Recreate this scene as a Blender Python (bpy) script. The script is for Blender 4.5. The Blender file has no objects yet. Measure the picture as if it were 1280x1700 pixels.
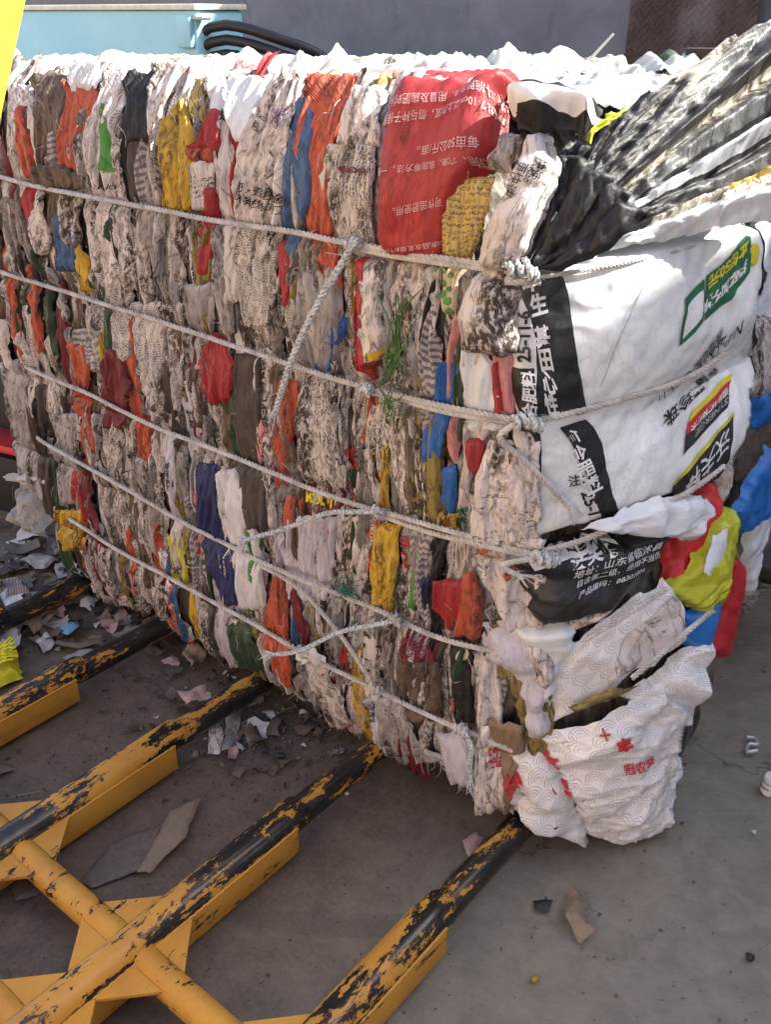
import bpy, bmesh, math, random
import numpy as np
from mathutils import Vector, Matrix

random.seed(11)
RNG = np.random.default_rng(11)
SC = bpy.context.scene
COL = SC.collection
R = math.radians

# ------------------------------------------------------------------ camera
CAM = np.array([0.654, -1.190, 1.440])
PITCH, YAW = R(27.63), R(39.5)
FPX, CX, CY = 1580.0, 640.0, 850.0          # focal length in the photograph's pixels (1280 wide)
_fh = np.array([-math.sin(YAW), math.cos(YAW), 0.0])
_r = np.array([math.cos(YAW), math.sin(YAW), 0.0])
_u = np.array([0, 0, 1.0])
_f = _fh * math.cos(PITCH) - _u * math.sin(PITCH)
_up = _fh * math.sin(PITCH) + _u * math.cos(PITCH)
cd = bpy.data.cameras.new('camera')
cam = bpy.data.objects.new('camera', cd)
COL.objects.link(cam)
cam.location = CAM
cam.rotation_euler = (math.pi / 2 - PITCH, 0, YAW)
cd.sensor_fit = 'HORIZONTAL'
cd.sensor_width = 36
cd.lens = 36 * FPX / 1280
cd.clip_start, cd.clip_end = 0.02, 400
SC.camera = cam

# ------------------------------------------------------------------ sky, sun, exposure
SUN_EL = R(42)
SUN_H = np.array([0.75, 0.661])             # horizontal direction towards the sun
w = bpy.data.worlds.new('World')
SC.world = w
w.use_nodes = True
nt = w.node_tree
sky = nt.nodes.new('ShaderNodeTexSky')
sky.sky_type = 'NISHITA'
sky.sun_disc = False
sky.sun_elevation = SUN_EL
sky.sun_rotation = math.atan2(SUN_H[0], SUN_H[1])
sky.air_density, sky.dust_density, sky.ozone_density = 1.0, 2.0, 0.6
bg = nt.nodes['Background']
nt.links.new(sky.outputs[0], bg.inputs[0])
bg.inputs[1].default_value = 0.15
sd = bpy.data.lights.new('sun', 'SUN')
sd.energy, sd.angle, sd.color = 5.0, R(0.55), (1.0, 0.95, 0.86)
sun = bpy.data.objects.new('sun', sd)
COL.objects.link(sun)
_s = Vector((SUN_H[0] * math.cos(SUN_EL), SUN_H[1] * math.cos(SUN_EL), math.sin(SUN_EL)))
sun.rotation_euler = _s.to_track_quat('Z', 'Y').to_euler()
sun.location = (3, 6, 9)
SC.view_settings.view_transform = 'Standard'
SC.view_settings.look = 'None'
SC.view_settings.exposure = 1.62
SC.view_settings.gamma = 1.0
SC.render.engine = 'CYCLES'
SC.cycles.max_bounces = 5
SC.cycles.diffuse_bounces = 3
SC.cycles.glossy_bounces = 2

# ------------------------------------------------------------------ noise
def _hash(i, j, k, seed):
    h = (i * 374761393 + j * 668265263 + k * 2147483647 + seed * 1274126177) & 0xFFFFFFFF
    h = ((h ^ (h >> 13)) * 1274126177) & 0xFFFFFFFF
    h = ((h ^ (h >> 16)) * 1103515245) & 0xFFFFFFFF
    return ((h ^ (h >> 15)) & 0xFFFFFF) / float(0x800000) - 1.0

def vn(x, y, z=None, seed=0):
    x = np.asarray(x, float); y = np.asarray(y, float) + np.zeros_like(x); x = x + np.zeros_like(y)
    fx, fy = np.floor(x), np.floor(y)
    i, j = fx.astype(np.int64), fy.astype(np.int64)
    q = lambda t: t * t * t * (t * (t * 6 - 15) + 10)
    f, g = q(x - fx), q(y - fy)
    def layer(k):
        a, b = _hash(i, j, k, seed), _hash(i + 1, j, k, seed)
        c, d = _hash(i, j + 1, k, seed), _hash(i + 1, j + 1, k, seed)
        return (a + (b - a) * f) * (1 - g) + (c + (d - c) * f) * g
    if z is None: return layer(0)
    z = np.asarray(z, float) + np.zeros_like(x)
    fz = np.floor(z); k = fz.astype(np.int64); h = q(z - fz)
    lo = layer(k)
    return lo + (layer(k + 1) - lo) * h

def fbm(x, y, z=None, seed=0, octv=4, gain=0.5):
    s, a, t = 0, 1.0, 0
    for o in range(octv):
        q = 2.03 ** o
        s = s + a * vn(x * q, y * q, None if z is None else z * q, seed + 17 * o)
        t += a; a *= gain
    return s / t

def ridge(x, y, seed=0, octv=3, gain=0.5):
    s, a, t = 0, 1.0, 0
    for o in range(octv):
        q = 2.1 ** o
        s = s + a * (1 - 2 * np.abs(vn(x * q, y * q, None, seed + 31 * o)))
        t += a; a *= gain
    return s / t

def smooth(x, a, b):
    t = np.clip((x - a) / (b - a), 0, 1)
    return t * t * (3 - 2 * t)

# ------------------------------------------------------------------ the bale's skin: front (y = -b), end (x = e), top, ground
ROPE_Z = (1.108, 0.884, 0.645, 0.43, 0.24)
Z_TOP, Z_BOT = 1.315, 0.095
_bz = np.array([-.6, 0.0, .10, .17, .24, .33, .43, .54, .645, .77, .884, 1.0, 1.108, 1.2, 1.28, 1.36, 1.6])
_bv = np.array([-.3, -.05, -.010, .006, .000, .010, .000, .012, .000, .012, .000, .012, .000, .008, -.014, -.085, -.45])
_zd = np.arange(-.6, 1.7, .004)
_gk = np.exp(-.5 * (np.arange(-15, 16) * .004 / .018) ** 2); _gk /= _gk.sum()
def _soft(zs, vs):
    v = np.interp(np.arange(-.66, 1.7599, .004), zs, vs)
    return np.interp(_zd, np.arange(-.66, 1.7599, .004)[15:-15], np.convolve(v, _gk, 'valid'))
_bd = _soft(_bz, _bv)
def front_b(x, z):
    b = np.interp(z, _zd, _bd)
    b = b + 0.0045 * (np.sin(x * 7.3 + z * 3.1) + np.sin(x * 13.9 - z * 5.7 + 1.3) + np.sin(z * 9.1 + x * 3.3 + .4))
    near = np.clip((x + 0.12) / 0.12, 0, 1.2) ** 2 * 0.05
    far = np.clip((-x - 1.45) / 0.2, 0, 1.5) ** 2 * 0.05
    return b - near - far

_ez = np.array([-.6, -.1, .06, .12, .25, .34, .45, .56, .66, .77, .885, 1.0, 1.11, 1.2, 1.32, 1.6])
_ev = np.array([.12, .17, .20, .215, .235, .225, .20, .165, .115, .125, .060, .108, .075, .06, .0, -.3])
_ed = _soft(_ez, _ev)
def end_x(y, z):
    e = np.interp(z, _zd, _ed)
    yy = np.clip(y, -0.06, 2)
    k = 1 - np.exp(-(yy + 0.02) / 0.16)
    back = np.clip((y - .55) / .5, 0, 1.2) ** 2 * .34
    return -0.075 + (e + 0.085) * k - back

def surf(face, a, b):
    a = np.asarray(a, float); b = np.asarray(b, float)
    if face == 'front':
        h = 5e-3
        p = np.stack([a, -front_b(a, b), b], -1)
        bx = (front_b(a + h, b) - front_b(a - h, b)) / (2 * h)
        bz = (front_b(a, b + h) - front_b(a, b - h)) / (2 * h)
        n = np.stack([-bx, -np.ones_like(a), -bz], -1)
    elif face == 'end':
        h = 5e-3
        p = np.stack([end_x(a, b), a, b], -1)
        ey = (end_x(a + h, b) - end_x(a - h, b)) / (2 * h)
        ez = (end_x(a, b + h) - end_x(a, b - h)) / (2 * h)
        n = np.stack([np.ones_like(a), -ey, -ez], -1)
    elif isinstance(face, (int, float)):
        p = np.stack([a, b, np.full_like(a, float(face))], -1)
        n = np.zeros_like(p); n[..., 2] = 1
    else:
        o, ax, bx, nn = face
        p = o + a[..., None] * ax + b[..., None] * bx
        n = np.zeros_like(p) + nn
    n = n / np.linalg.norm(n, axis=-1, keepdims=True)
    return p, n

def rays(px, py):
    px = np.asarray(px, float); py = np.asarray(py, float)
    return _f + _r * ((px - CX) / FPX)[..., None] - _up * ((py - CY) / FPX)[..., None]

def hit(face, px, py, off=0.0):
    """surface coordinates (a, b), in metres, of what the photograph shows at a pixel"""
    d = rays(px, py)
    if face == 'front':
        t = -CAM[1] / d[..., 1]
        for _ in range(16):
            x = CAM[0] + t * d[..., 0]; z = CAM[2] + t * d[..., 2]
            t = t + 0.6 * ((-front_b(x, z) - off - CAM[1]) / d[..., 1] - t)
        return x, z
    if face == 'end':
        t = -CAM[0] / d[..., 0]
        for _ in range(60):
            y = CAM[1] + t * d[..., 1]; z = CAM[2] + t * d[..., 2]
            t = t + 0.25 * ((end_x(y, z) + off - CAM[0]) / d[..., 0] - t)
        return y, z
    if isinstance(face, (int, float)):
        t = (face + off - CAM[2]) / d[..., 2]
        return CAM[0] + t * d[..., 0], CAM[1] + t * d[..., 1]
    o, ax, bx, nn = face
    t = ((o + nn * off - CAM) @ nn) / (d @ nn)
    q = CAM + t[..., None] * d - o
    return q @ ax, q @ bx

def plane(p0, p1, p2):
    p0, p1, p2 = [np.array(p, float) for p in (p0, p1, p2)]
    ax = p1 - p0; ax /= np.linalg.norm(ax)
    nn = np.cross(ax, p2 - p0); nn /= np.linalg.norm(nn)
    if nn @ (CAM - p0) < 0: nn = -nn
    bx = np.cross(nn, ax)
    return (p0, ax, bx, nn)

# ------------------------------------------------------------------ objects
def link(o, parent=None):
    COL.objects.link(o)
    if parent is not None: o.parent = parent
    return o

def tag(o, label=None, cat=None, group=None, kind=None):
    if label: o['label'] = label
    if cat: o['category'] = cat
    if group: o['group'] = group
    if kind: o['kind'] = kind
    return o

def empty(name, loc=(0, 0, 0)):
    o = bpy.data.objects.new(name, None)
    o.location = loc
    o.empty_display_size = 0.1
    return link(o)

def mesh(name, v, f, mat, parent=None, uv=None, flat=False):
    me = bpy.data.meshes.new(name)
    v = np.asarray(v, float)
    if parent is not None:
        v = v - np.array(parent_world(parent))
    me.from_pydata(v.tolist(), [], f if isinstance(f, list) else f.tolist())
    if not flat: me.shade_smooth()
    if uv is not None:
        l = me.uv_layers.new(name='UVMap')
        idx = np.empty(len(me.loops), np.int32)
        me.loops.foreach_get('vertex_index', idx)
        l.data.foreach_set('uv', np.asarray(uv, np.float32)[idx].ravel())
    me.materials.append(mat)
    return link(bpy.data.objects.new(name, me), parent)

def parent_world(p):
    l = np.zeros(3)
    while p is not None:
        l = l + np.array(p.location); p = p.parent
    return l

class MB:
    """collects simple solids and links them as one mesh"""
    def __init__(s): s.v = []; s.f = []
    def box(s, c, h, m=None, bev=0.0):
        bm = bmesh.new()
        bmesh.ops.create_cube(bm, size=2)
        for q in bm.verts: q.co = Vector((q.co.x * h[0], q.co.y * h[1], q.co.z * h[2]))
        if bev: bmesh.ops.bevel(bm, geom=bm.edges[:], offset=bev, segments=2, affect='EDGES', profile=.5)
        if m is not None: bmesh.ops.transform(bm, matrix=m, verts=bm.verts)
        s._add(bm, c); return s
    def _add(s, bm, c=(0, 0, 0)):
        n = len(s.v)
        bm.verts.index_update()
        s.v += [(q.co.x + c[0], q.co.y + c[1], q.co.z + c[2]) for q in bm.verts]
        s.f += [[x.index + n for x in fc.verts] for fc in bm.faces]
        bm.free()
    def tube(s, pts, rad, seg=12, cap=True):
        pts = np.asarray(pts, float)
        rad = np.broadcast_to(np.asarray(rad, float), (len(pts),))
        T = np.gradient(pts, axis=0)
        T /= np.linalg.norm(T, axis=1, keepdims=True) + 1e-12
        up = np.array([0, 0, 1.0]) if abs(T[0][2]) < .9 else np.array([1.0, 0, 0])
        n = len(s.v)
        u = up
        for p, t, r0 in zip(pts, T, rad):
            u = u - t * (u @ t); u /= np.linalg.norm(u) + 1e-12
            q = np.cross(t, u)
            for k in range(seg):
                a = 2 * math.pi * k / seg
                s.v.append(tuple(p + r0 * (math.cos(a) * u + math.sin(a) * q)))
        for i in range(len(pts) - 1):
            for k in range(seg):
                a, b = n + i * seg + k, n + i * seg + (k + 1) % seg
                s.f.append([a, b, b + seg, a + seg])
        if cap:
            s.f.append([n + k for k in range(seg)][::-1])
            s.f.append([n + (len(pts) - 1) * seg + k for k in range(seg)])
        return s
    def build(s, name, mat, parent=None, flat=False):
        o = mesh(name, s.v, s.f, mat, parent, flat=flat)
        if not flat: o.data.set_sharp_from_angle(angle=R(40))
        return o

# ------------------------------------------------------------------ materials
class NG:
    def __init__(s, name):
        s.m = bpy.data.materials.new(name); s.m.use_nodes = True
        s.t = s.m.node_tree; s.t.nodes.clear()
    def n(s, typ, out=0, _p=None, **kw):
        nd = s.t.nodes.new('ShaderNode' + typ)
        for k, v in (_p or {}).items(): setattr(nd, k, v)
        for k, v in kw.items():
            key = int(k[1:]) if k[0] == 'i' and k[1:].isdigit() else k.replace('_', ' ')
            sock = nd.inputs[key]
            if hasattr(v, 'is_linked') or isinstance(v, bpy.types.NodeSocket): s.t.links.new(v, sock)
            else: sock.default_value = v
        s.last = nd
        return nd.outputs[out] if len(nd.outputs) else None
    def math(s, op, a, b=0.0, c=None, clamp=False):
        kw = {'i0': a, 'i1': b}
        if c is not None: kw['i2'] = c
        return s.n('Math', 0, {'operation': op, 'use_clamp': clamp}, **kw)
    def vm(s, op, a, b=(0, 0, 0)):
        return s.n('VectorMath', 0, {'operation': op}, i0=a, i1=b)
    def step(s, v, a, b):
        return s.n('MapRange', 0, {'interpolation_type': 'SMOOTHSTEP'}, i0=v, i1=a, i2=b, i3=0.0, i4=1.0)
    def mix(s, f, a, b):
        nd = s.t.nodes.new('ShaderNodeMix'); nd.data_type = 'RGBA'
        for i, v in ((0, f), (6, a), (7, b)):
            if isinstance(v, bpy.types.NodeSocket): s.t.links.new(v, nd.inputs[i])
            else: nd.inputs[i].default_value = (*v, 1) if isinstance(v, tuple) and len(v) == 3 else v
        return nd.outputs[2]
    def noise(s, co, scale, detail=4.0, rough=.55, dist=0.0, out=0):
        return s.n('TexNoise', out, None, Vector=co, Scale=scale, Detail=detail, Roughness=rough, Distortion=dist)
    def finish(s, color, rough=.5, bump=None, bstr=.4, bdist=.005, metal=0.0, trans=0.0, spec=.4, alpha=None, tr=0.0):
        kw = dict(Base_Color=color if isinstance(color, bpy.types.NodeSocket) else (*color, 1), Roughness=rough, Metallic=metal)
        b = s.n('BsdfPrincipled', 0, None, **kw)
        nd = s.last
        nd.inputs['Specular IOR Level'].default_value = spec
        if alpha is not None:
            if isinstance(alpha, bpy.types.NodeSocket): s.t.links.new(alpha, nd.inputs['Alpha'])
            else: nd.inputs['Alpha'].default_value = alpha
        if tr: nd.inputs['Transmission Weight'].default_value = tr
        if bump is not None:
            bn = s.n('Bump', 0, None, Height=bump, Strength=bstr, Distance=bdist)
            s.t.links.new(bn, nd.inputs['Normal'])
        if trans:
            t = s.n('BsdfTranslucent', 0, None, Color=color if isinstance(color, bpy.types.NodeSocket) else (*color, 1))
            b = s.n('MixShader', 0, None, i0=trans, i1=b, i2=t)
        s.n('OutputMaterial', 0, None, Surface=b)
        return s.m

def srgb(r, g, b):
    return tuple(((c / 255) / 12.92 if c <= 10 else ((c / 255 + .055) / 1.055) ** 2.4) for c in (r, g, b))

MATS = {}
def sack_mat(key, col, dirt=.5, text=0.0, gloss=.45, ink=(.03, .025, .025), dirtcol=(.052, .038, .030), trans=0.0, stripe=None, waves=False, crumple=1.0, block=.4, grain=.5):
    if key in MATS: return MATS[key]
    g = NG(key)
    uv = g.n('UVMap')
    rnd = g.n('ObjectInfo', 5)
    off = g.n('CombineXYZ', 0, None, X=g.math('MULTIPLY', rnd, 37.0), Y=g.math('MULTIPLY', rnd, 61.0), Z=rnd)
    co = g.vm('ADD', uv, off)
    wc = g.noise(co, 11.0, 2.0, .5, 0, 1)
    wv = g.vm('MULTIPLY', g.vm('SUBTRACT', wc, (.5, .5, .5)), (.05, .05, .05))
    cow = g.vm('ADD', co, wv)
    A = g.noise(g.vm('MULTIPLY', cow, (1.0, grain * .85, 1.0)), 15.0, 9.0, .7)
    B = g.noise(g.vm('MULTIPLY', co, (1.0, .7, 1.0)), 95.0, 4.0, .7)
    V = g.n('TexVoronoi', 0, {'feature': 'DISTANCE_TO_EDGE'}, Vector=g.vm('MULTIPLY', cow, (1.0, grain, 1.0)), Scale=30.0)
    crease = g.math('SUBTRACT', 1.0, g.step(V, 0.0, .055))
    low = g.noise(co, 5.0, 3.0, .5)
    base = g.mix(g.step(low, .3, .7), tuple(c * .84 for c in col), tuple(min(1, c * 1.08) for c in col))
    if stripe:
        sx = g.n('SeparateXYZ', 0, None, Vector=cow)
        fr = g.math('FRACT', g.math('MULTIPLY', g.n('SeparateXYZ', stripe[0], None, Vector=cow), stripe[1]))
        base = g.mix(g.step(fr, stripe[3], stripe[3] + .06), base, stripe[2])
    if waves:
        base = g.mix(wave_print(g, uv), base, (.38, .36, .38))
    if text:
        sp = g.n('SeparateXYZ', 0, None, Vector=co); sn = g.last
        tsc = g.math('ADD', .5, g.math('MULTIPLY', g.math('FRACT', g.math('MULTIPLY', rnd, 7.31)), 1.0))
        sw = g.math('GREATER_THAN', g.math('FRACT', g.math('MULTIPLY', rnd, 3.73)), .6)
        swp = g.n('Mix', 0, None, i0=sw, i2=sn.outputs[0], i3=sn.outputs[1]); sws = g.n('Mix', 0, None, i0=sw, i2=sn.outputs[1], i3=sn.outputs[0])
        u, v = g.math('MULTIPLY', swp, tsc), g.math('MULTIPLY', sws, tsc)
        row = g.math('MULTIPLY', v, 150.0)
        inrow = g.step(g.math('ABSOLUTE', g.math('SUBTRACT', g.math('FRACT', row), .5)), .36, .26)
        g2 = g.n('CombineXYZ', 0, None, X=g.math('MULTIPLY', u, 330.0), Y=g.math('MULTIPLY', v, 420.0), Z=rnd)
        gl = g.step(g.noise(g2, 1.0, 1.0, .5), .50, .54)
        wd = g.n('CombineXYZ', 0, None, X=g.math('MULTIPLY', u, 14.0), Y=g.math('MULTIPLY', g.math('FLOOR', row), .13), Z=rnd)
        blk = g.step(g.noise(wd, 1.0, 2.0, .6), 1.0 - block - .02, 1.0 - block + .02)
        tm = g.math('MULTIPLY', g.math('MULTIPLY', inrow, gl), g.math('MULTIPLY', blk, text))
        base = g.mix(tm, base, ink)
    lo, sl = .685 - .26 * dirt, 8.5
    m1 = g.math('MULTIPLY', g.math('SUBTRACT', A, lo), sl, None, True)
    m2 = g.math('MULTIPLY', g.math('SUBTRACT', B, .49 - .1 * dirt), 9.0, None, True)
    m = g.math('MULTIPLY', m1, m2)
    V2 = g.n('TexVoronoi', 0, {'feature': 'DISTANCE_TO_EDGE'}, Vector=g.vm('MULTIPLY', cow, (1.0, grain * .75, 1.0)), Scale=64.0)
    cr2 = g.math('MULTIPLY', g.math('SUBTRACT', 1.0, g.step(V2, 0.0, .10)), g.step(low, .40, .62))
    m = g.math('MAXIMUM', m, g.math('MULTIPLY', g.math('MULTIPLY', crease, g.step(B, .35, .6)), .9 * dirt))
    m = g.math('MAXIMUM', m, g.math('MULTIPLY', g.math('MULTIPLY', cr2, g.step(B, .36, .54)), 1.1 * dirt))
    film = g.math('MULTIPLY', g.step(A, .45, .75), .34 * dirt)
    base = g.mix(film, base, tuple(c * 3.2 for c in dirtcol))
    colr = g.mix(g.math('MULTIPLY', m, min(1, .45 + .7 * dirt)), base, dirtcol)
    rd = g.n('TexNoise', 0, {'noise_type': 'RIDGED_MULTIFRACTAL', 'normalize': True}, Vector=g.vm('MULTIPLY', cow, (1.0, grain, 1.0)), Scale=19.0, Detail=4.0, Roughness=.5)
    hgt = g.math('ADD', g.math('MULTIPLY', rd, 1.5), g.math('ADD', g.math('MULTIPLY', A, .5), g.math('MULTIPLY', B, .16)))
    rough = g.math('ADD', gloss, g.math('MULTIPLY', m, .35))
    MATS[key] = g.finish(colr, rough, hgt, .75 * crumple, .010, 0, trans)
    return MATS[key]

def wave_print(g, uv):
    """overlapping concentric-scale print, rows of scales 5 cm wide"""
    p = g.vm('MULTIPLY', uv, (20.0, 20.0, 1.0))
    sp = g.n('SeparateXYZ', 0, None, Vector=p); sn = g.last
    x, y = sn.outputs[0], g.math('MULTIPLY', sn.outputs[1], 2.0)
    row = g.math('FLOOR', y)
    out = None
    for j in (1, 0, -1):                    # furthest row first; the nearer rows cover it
        r_ = g.math('ADD', row, float(j))
        sh = g.math('MULTIPLY', g.math('PINGPONG', r_, 1.0), .5)
        fx = g.math('SUBTRACT', g.math('FRACT', g.math('ADD', x, sh)), .5)
        dy = g.math('MULTIPLY', g.math('SUBTRACT', y, r_), .5)
        d = g.math('SQRT', g.math('ADD', g.math('MULTIPLY', fx, fx), g.math('MULTIPLY', dy, dy)))
        ring = g.step(g.math('FRACT', g.math('MULTIPLY', d, 9.0)), .62, .74)
        inside = g.math('MULTIPLY', g.step(d, .51, .49), g.step(dy, -.02, .0))
        out = g.math('MULTIPLY', ring, inside) if out is None else g.math('ADD', g.math('MULTIPLY', out, g.math('SUBTRACT', 1.0, inside)), g.math('MULTIPLY', ring, inside))
    return g.math('MULTIPLY', out, .75)

def flat_mat(key, col, rough=.5, noise=.12, metal=0.0, scale=30.0):
    if key in MATS: return MATS[key]
    g = NG(key)
    co = g.n('TexCoord', 3)
    A = g.noise(co, scale, 6.0, .65)
    c = g.mix(g.step(A, .3, .7), tuple(x * (1 - noise) for x in col), tuple(min(1, x * (1 + noise)) for x in col))
    MATS[key] = g.finish(c, rough, A, .25, .003, metal)
    return MATS[key]

# ------------------------------------------------------------------ sheets: crumpled sack skins lying on a surface
def resample(P, t):
    P = np.asarray(P, float)
    n = len(P)
    if n == 2:
        return P[0] + t[:, None] * (P[1] - P[0])
    L = np.concatenate([[0], np.cumsum(np.linalg.norm(np.diff(P, axis=0), axis=1))]); L /= L[-1]
    i = np.clip(np.searchsorted(L, t, 'right') - 1, 0, n - 2)
    u = ((t - L[i]) / (L[i + 1] - L[i] + 1e-9))[:, None]
    p0, p1, p2, p3 = P[np.maximum(i - 1, 0)], P[i], P[i + 1], P[np.minimum(i + 2, n - 1)]
    return .5 * (2 * p1 + (p2 - p0) * u + (2 * p0 - 5 * p1 + 4 * p2 - p3) * u ** 2 + (3 * p1 - p0 - 3 * p2 + p3) * u ** 3)

def lin_resample(P, t):
    P = np.asarray(P, float)
    L = np.concatenate([[0], np.cumsum(np.linalg.norm(np.diff(P, axis=0), axis=1))]); L /= L[-1]
    return np.stack([np.interp(t, L, P[:, 0]), np.interp(t, L, P[:, 1])], -1)

def seg_dist(a, b, poly):
    q = np.stack([a, b], -1).reshape(-1, 1, 2)
    p0, p1 = poly[None, :, :], np.roll(poly, -1, 0)[None, :, :]
    d = p1 - p0
    t = np.clip(((q - p0) * d).sum(-1) / ((d * d).sum(-1) + 1e-12), 0, 1)
    return np.sqrt((((q - p0) - t[..., None] * d) ** 2).sum(-1).min(1)).reshape(a.shape)

class Sheet:
    def __init__(s, name, A, B, face, mat, parent=None, off=.02, amp=.007, tuck=.03, tw=.018, arch=.006, seed=None,
                 freq=(34, 5), cr=(48, 34), crw=.5, space='px', step=.0042, ragged=.003, fold=None, uvrot=0.0, lim=(5, 90, 150), crisp=1.0, lin=False, iso=1.0, stepv=None):
        global _SEED
        _SEED += 1
        s.seed = _SEED * 7 if seed is None else seed
        s.face, s.off, s.amp, s.tuck, s.tw, s.arch, s.freq, s.cr, s.crw, s.fold = face, off, amp, tuck, tw, arch, freq, cr, crw, fold
        rs = np.random.default_rng(s.seed)
        s.waves = []
        for q in range(7):
            lam = rs.uniform(.75, 2.4) / max(freq) if q < 4 else rs.uniform(.035, .10)
            an = rs.normal(0, .24 if iso == 1 else .13) if (freq[0] > 2 * freq[1] and q < 4) else (math.pi / 2 + rs.normal(0, .24) if (freq[1] > 2 * freq[0] and q < 4) else rs.uniform(0, math.pi))
            s.waves.append((math.cos(an) / lam, math.sin(an) / lam, rs.uniform(0, 1), (.42 if q < 4 else .36 * iso) * rs.uniform(.5, 1.2)))
        if max(freq) > 20:
            for q in range(2):
                lam = rs.uniform(.008, .014); an = rs.normal(0, .5 * iso)
                s.waves.append((math.cos(an) / lam, math.sin(an) / lam, rs.uniform(0, 1), .16))
        s.crisp = crisp
        A, B = np.asarray(A, float), np.asarray(B, float)
        rsm = lin_resample if lin else resample
        # real size decides the mesh density
        def to_ab(P):
            if space == 'ab': return P
            a, b = hit(face, P[..., 0], P[..., 1], off); return np.stack([a, b], -1)
        la = to_ab(A); lb = to_ab(B)
        length = max(np.linalg.norm(np.diff(la, axis=0), axis=1).sum(), np.linalg.norm(np.diff(lb, axis=0), axis=1).sum())
        k = min(len(la), len(lb))
        width = np.linalg.norm(resample(la, np.linspace(0, 1, 9)) - resample(lb, np.linspace(0, 1, 9)), axis=1).max()
        nr = int(np.clip(length / (stepv or step), lim[0], lim[2])) + 1
        nc = int(np.clip(width / step, lim[0], lim[1])) + 1
        t = np.linspace(0, 1, nr)
        PA, PB = to_ab(rsm(A, t)), to_ab(rsm(B, t))
        sgrid = np.linspace(0, 1, nc)[None, :, None]
        if space == 'px':
            QA, QB = rsm(A, t), rsm(B, t)
            G = to_ab(QA[:, None] * (1 - sgrid) + QB[:, None] * sgrid)
        else:
            G = PA[:, None] * (1 - sgrid) + PB[:, None] * sgrid
        # ragged rim
        ga, gb = G[..., 0], G[..., 1]
        ed = np.minimum(sgrid[..., 0], 1 - sgrid[..., 0]) * 2
        rim = np.maximum(1 - ed * 3, 0) + np.zeros_like(ga)
        tt = np.abs(2 * t - 1)[:, None]
        rimv = np.maximum(1 - (1 - tt) * 6, 0)
        ja = ragged * (fbm(ga * 60, gb * 60, None, s.seed + 3, 3)) * 2
        jb = ragged * (fbm(ga * 60, gb * 60, None, s.seed + 4, 3)) * 2
        G = np.stack([ga + ja * np.maximum(rim, rimv), gb + jb * np.maximum(rim, rimv) + ragged * 3 * rimv * fbm(ga * 40, gb * 3, None, s.seed + 9, 2)], -1)
        bd = np.concatenate([G[0], G[1:, -1], G[-1, -2::-1], G[-2:0:-1, 0]])
        s.poly = bd[::max(1, len(bd) // 70)]
        v = s.E(G[..., 0], G[..., 1]).reshape(-1, 3)
        idx = np.arange(nr * nc).reshape(nr, nc)
        f = np.stack([idx[:-1, :-1], idx[1:, :-1], idx[1:, 1:], idx[:-1, 1:]], -1).reshape(-1, 4)
        v3 = v.reshape(nr, nc, 3)                 # texture runs along the real surface, so folds do not stretch it
        cu = np.concatenate([np.zeros((nr, 1)), np.cumsum(np.linalg.norm(np.diff(v3, axis=1), axis=2), axis=1)], 1)
        cv = np.concatenate([np.zeros((1, nc)), np.cumsum(np.linalg.norm(np.diff(v3, axis=0), axis=2), axis=0)], 0)
        cu = cu - cu[:, nc // 2:nc // 2 + 1]
        uv = np.stack([cu, -cv], -1).reshape(-1, 2)
        if uvrot:
            c_, s_ = math.cos(uvrot), math.sin(uvrot)
            uv = uv @ np.array([[c_, -s_], [s_, c_]])
        s.obj = mesh(name, v, f, mat, parent, uv)
    def E(s, a, b, lift=0.0):
        p, n = surf(s.face, a, b)
        d = seg_dist(a, b, s.poly)
        wa = a + .012 * vn(a * 14, b * 9, None, s.seed + 21)
        wb = b + .012 * vn(a * 11, b * 11, None, s.seed + 22)
        ck = ridge(wa * s.cr[0], wb * s.cr[1], s.seed + 5, 3)
        if s.crisp:
            tw = 0
            for kx, ky, ph, wt in s.waves:
                q = wa * kx + wb * ky + ph
                tw = tw + wt * (4 * np.abs(q - np.floor(q + .5)) - 1)
            h = s.off + s.amp * (s.crisp * tw + s.crw * ck)
        else:
            pl = ridge(wa * s.freq[0], b * s.freq[1], s.seed, 2)
            h = s.off + s.amp * (pl + s.crw * ck)
        h = h + s.amp * .7 * fbm(a * 9, b * 5, None, s.seed + 8, 2)
        if s.fold is not None: h = h + s.fold(a, b)
        if s.face == 'front':                     # the ropes bite into the sacks
            g_ = 0
            for zr in ROPE_Z: g_ = np.maximum(g_, np.exp(-((b - zr) / .012) ** 2))
            h = h * (1 - .3 * g_)
        e = smooth(d, 0, s.tw)
        h = h + s.arch * smooth(d, 0, s.tw * 2.2) - s.tuck * (1 - e) ** 2
        return p + n * (h + lift)[..., None]

_SEED = 100
def rows(R_):
    return [(r[1], r[0]) for r in R_], [(r[2], r[0]) for r in R_]

def decal(sh, name, poly, mat, lift=.0024, grid=4, uvs=True):
    """flat print laid on a sheet: outline in photograph pixels, cut into a fine grid so that it follows the folds"""
    bm = bmesh.new()
    vs = [bm.verts.new((x, y, 0)) for x, y in poly]
    bm.faces.new(vs)
    return _lay(sh, name, bm, mat, lift, grid, sh.obj)

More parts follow.
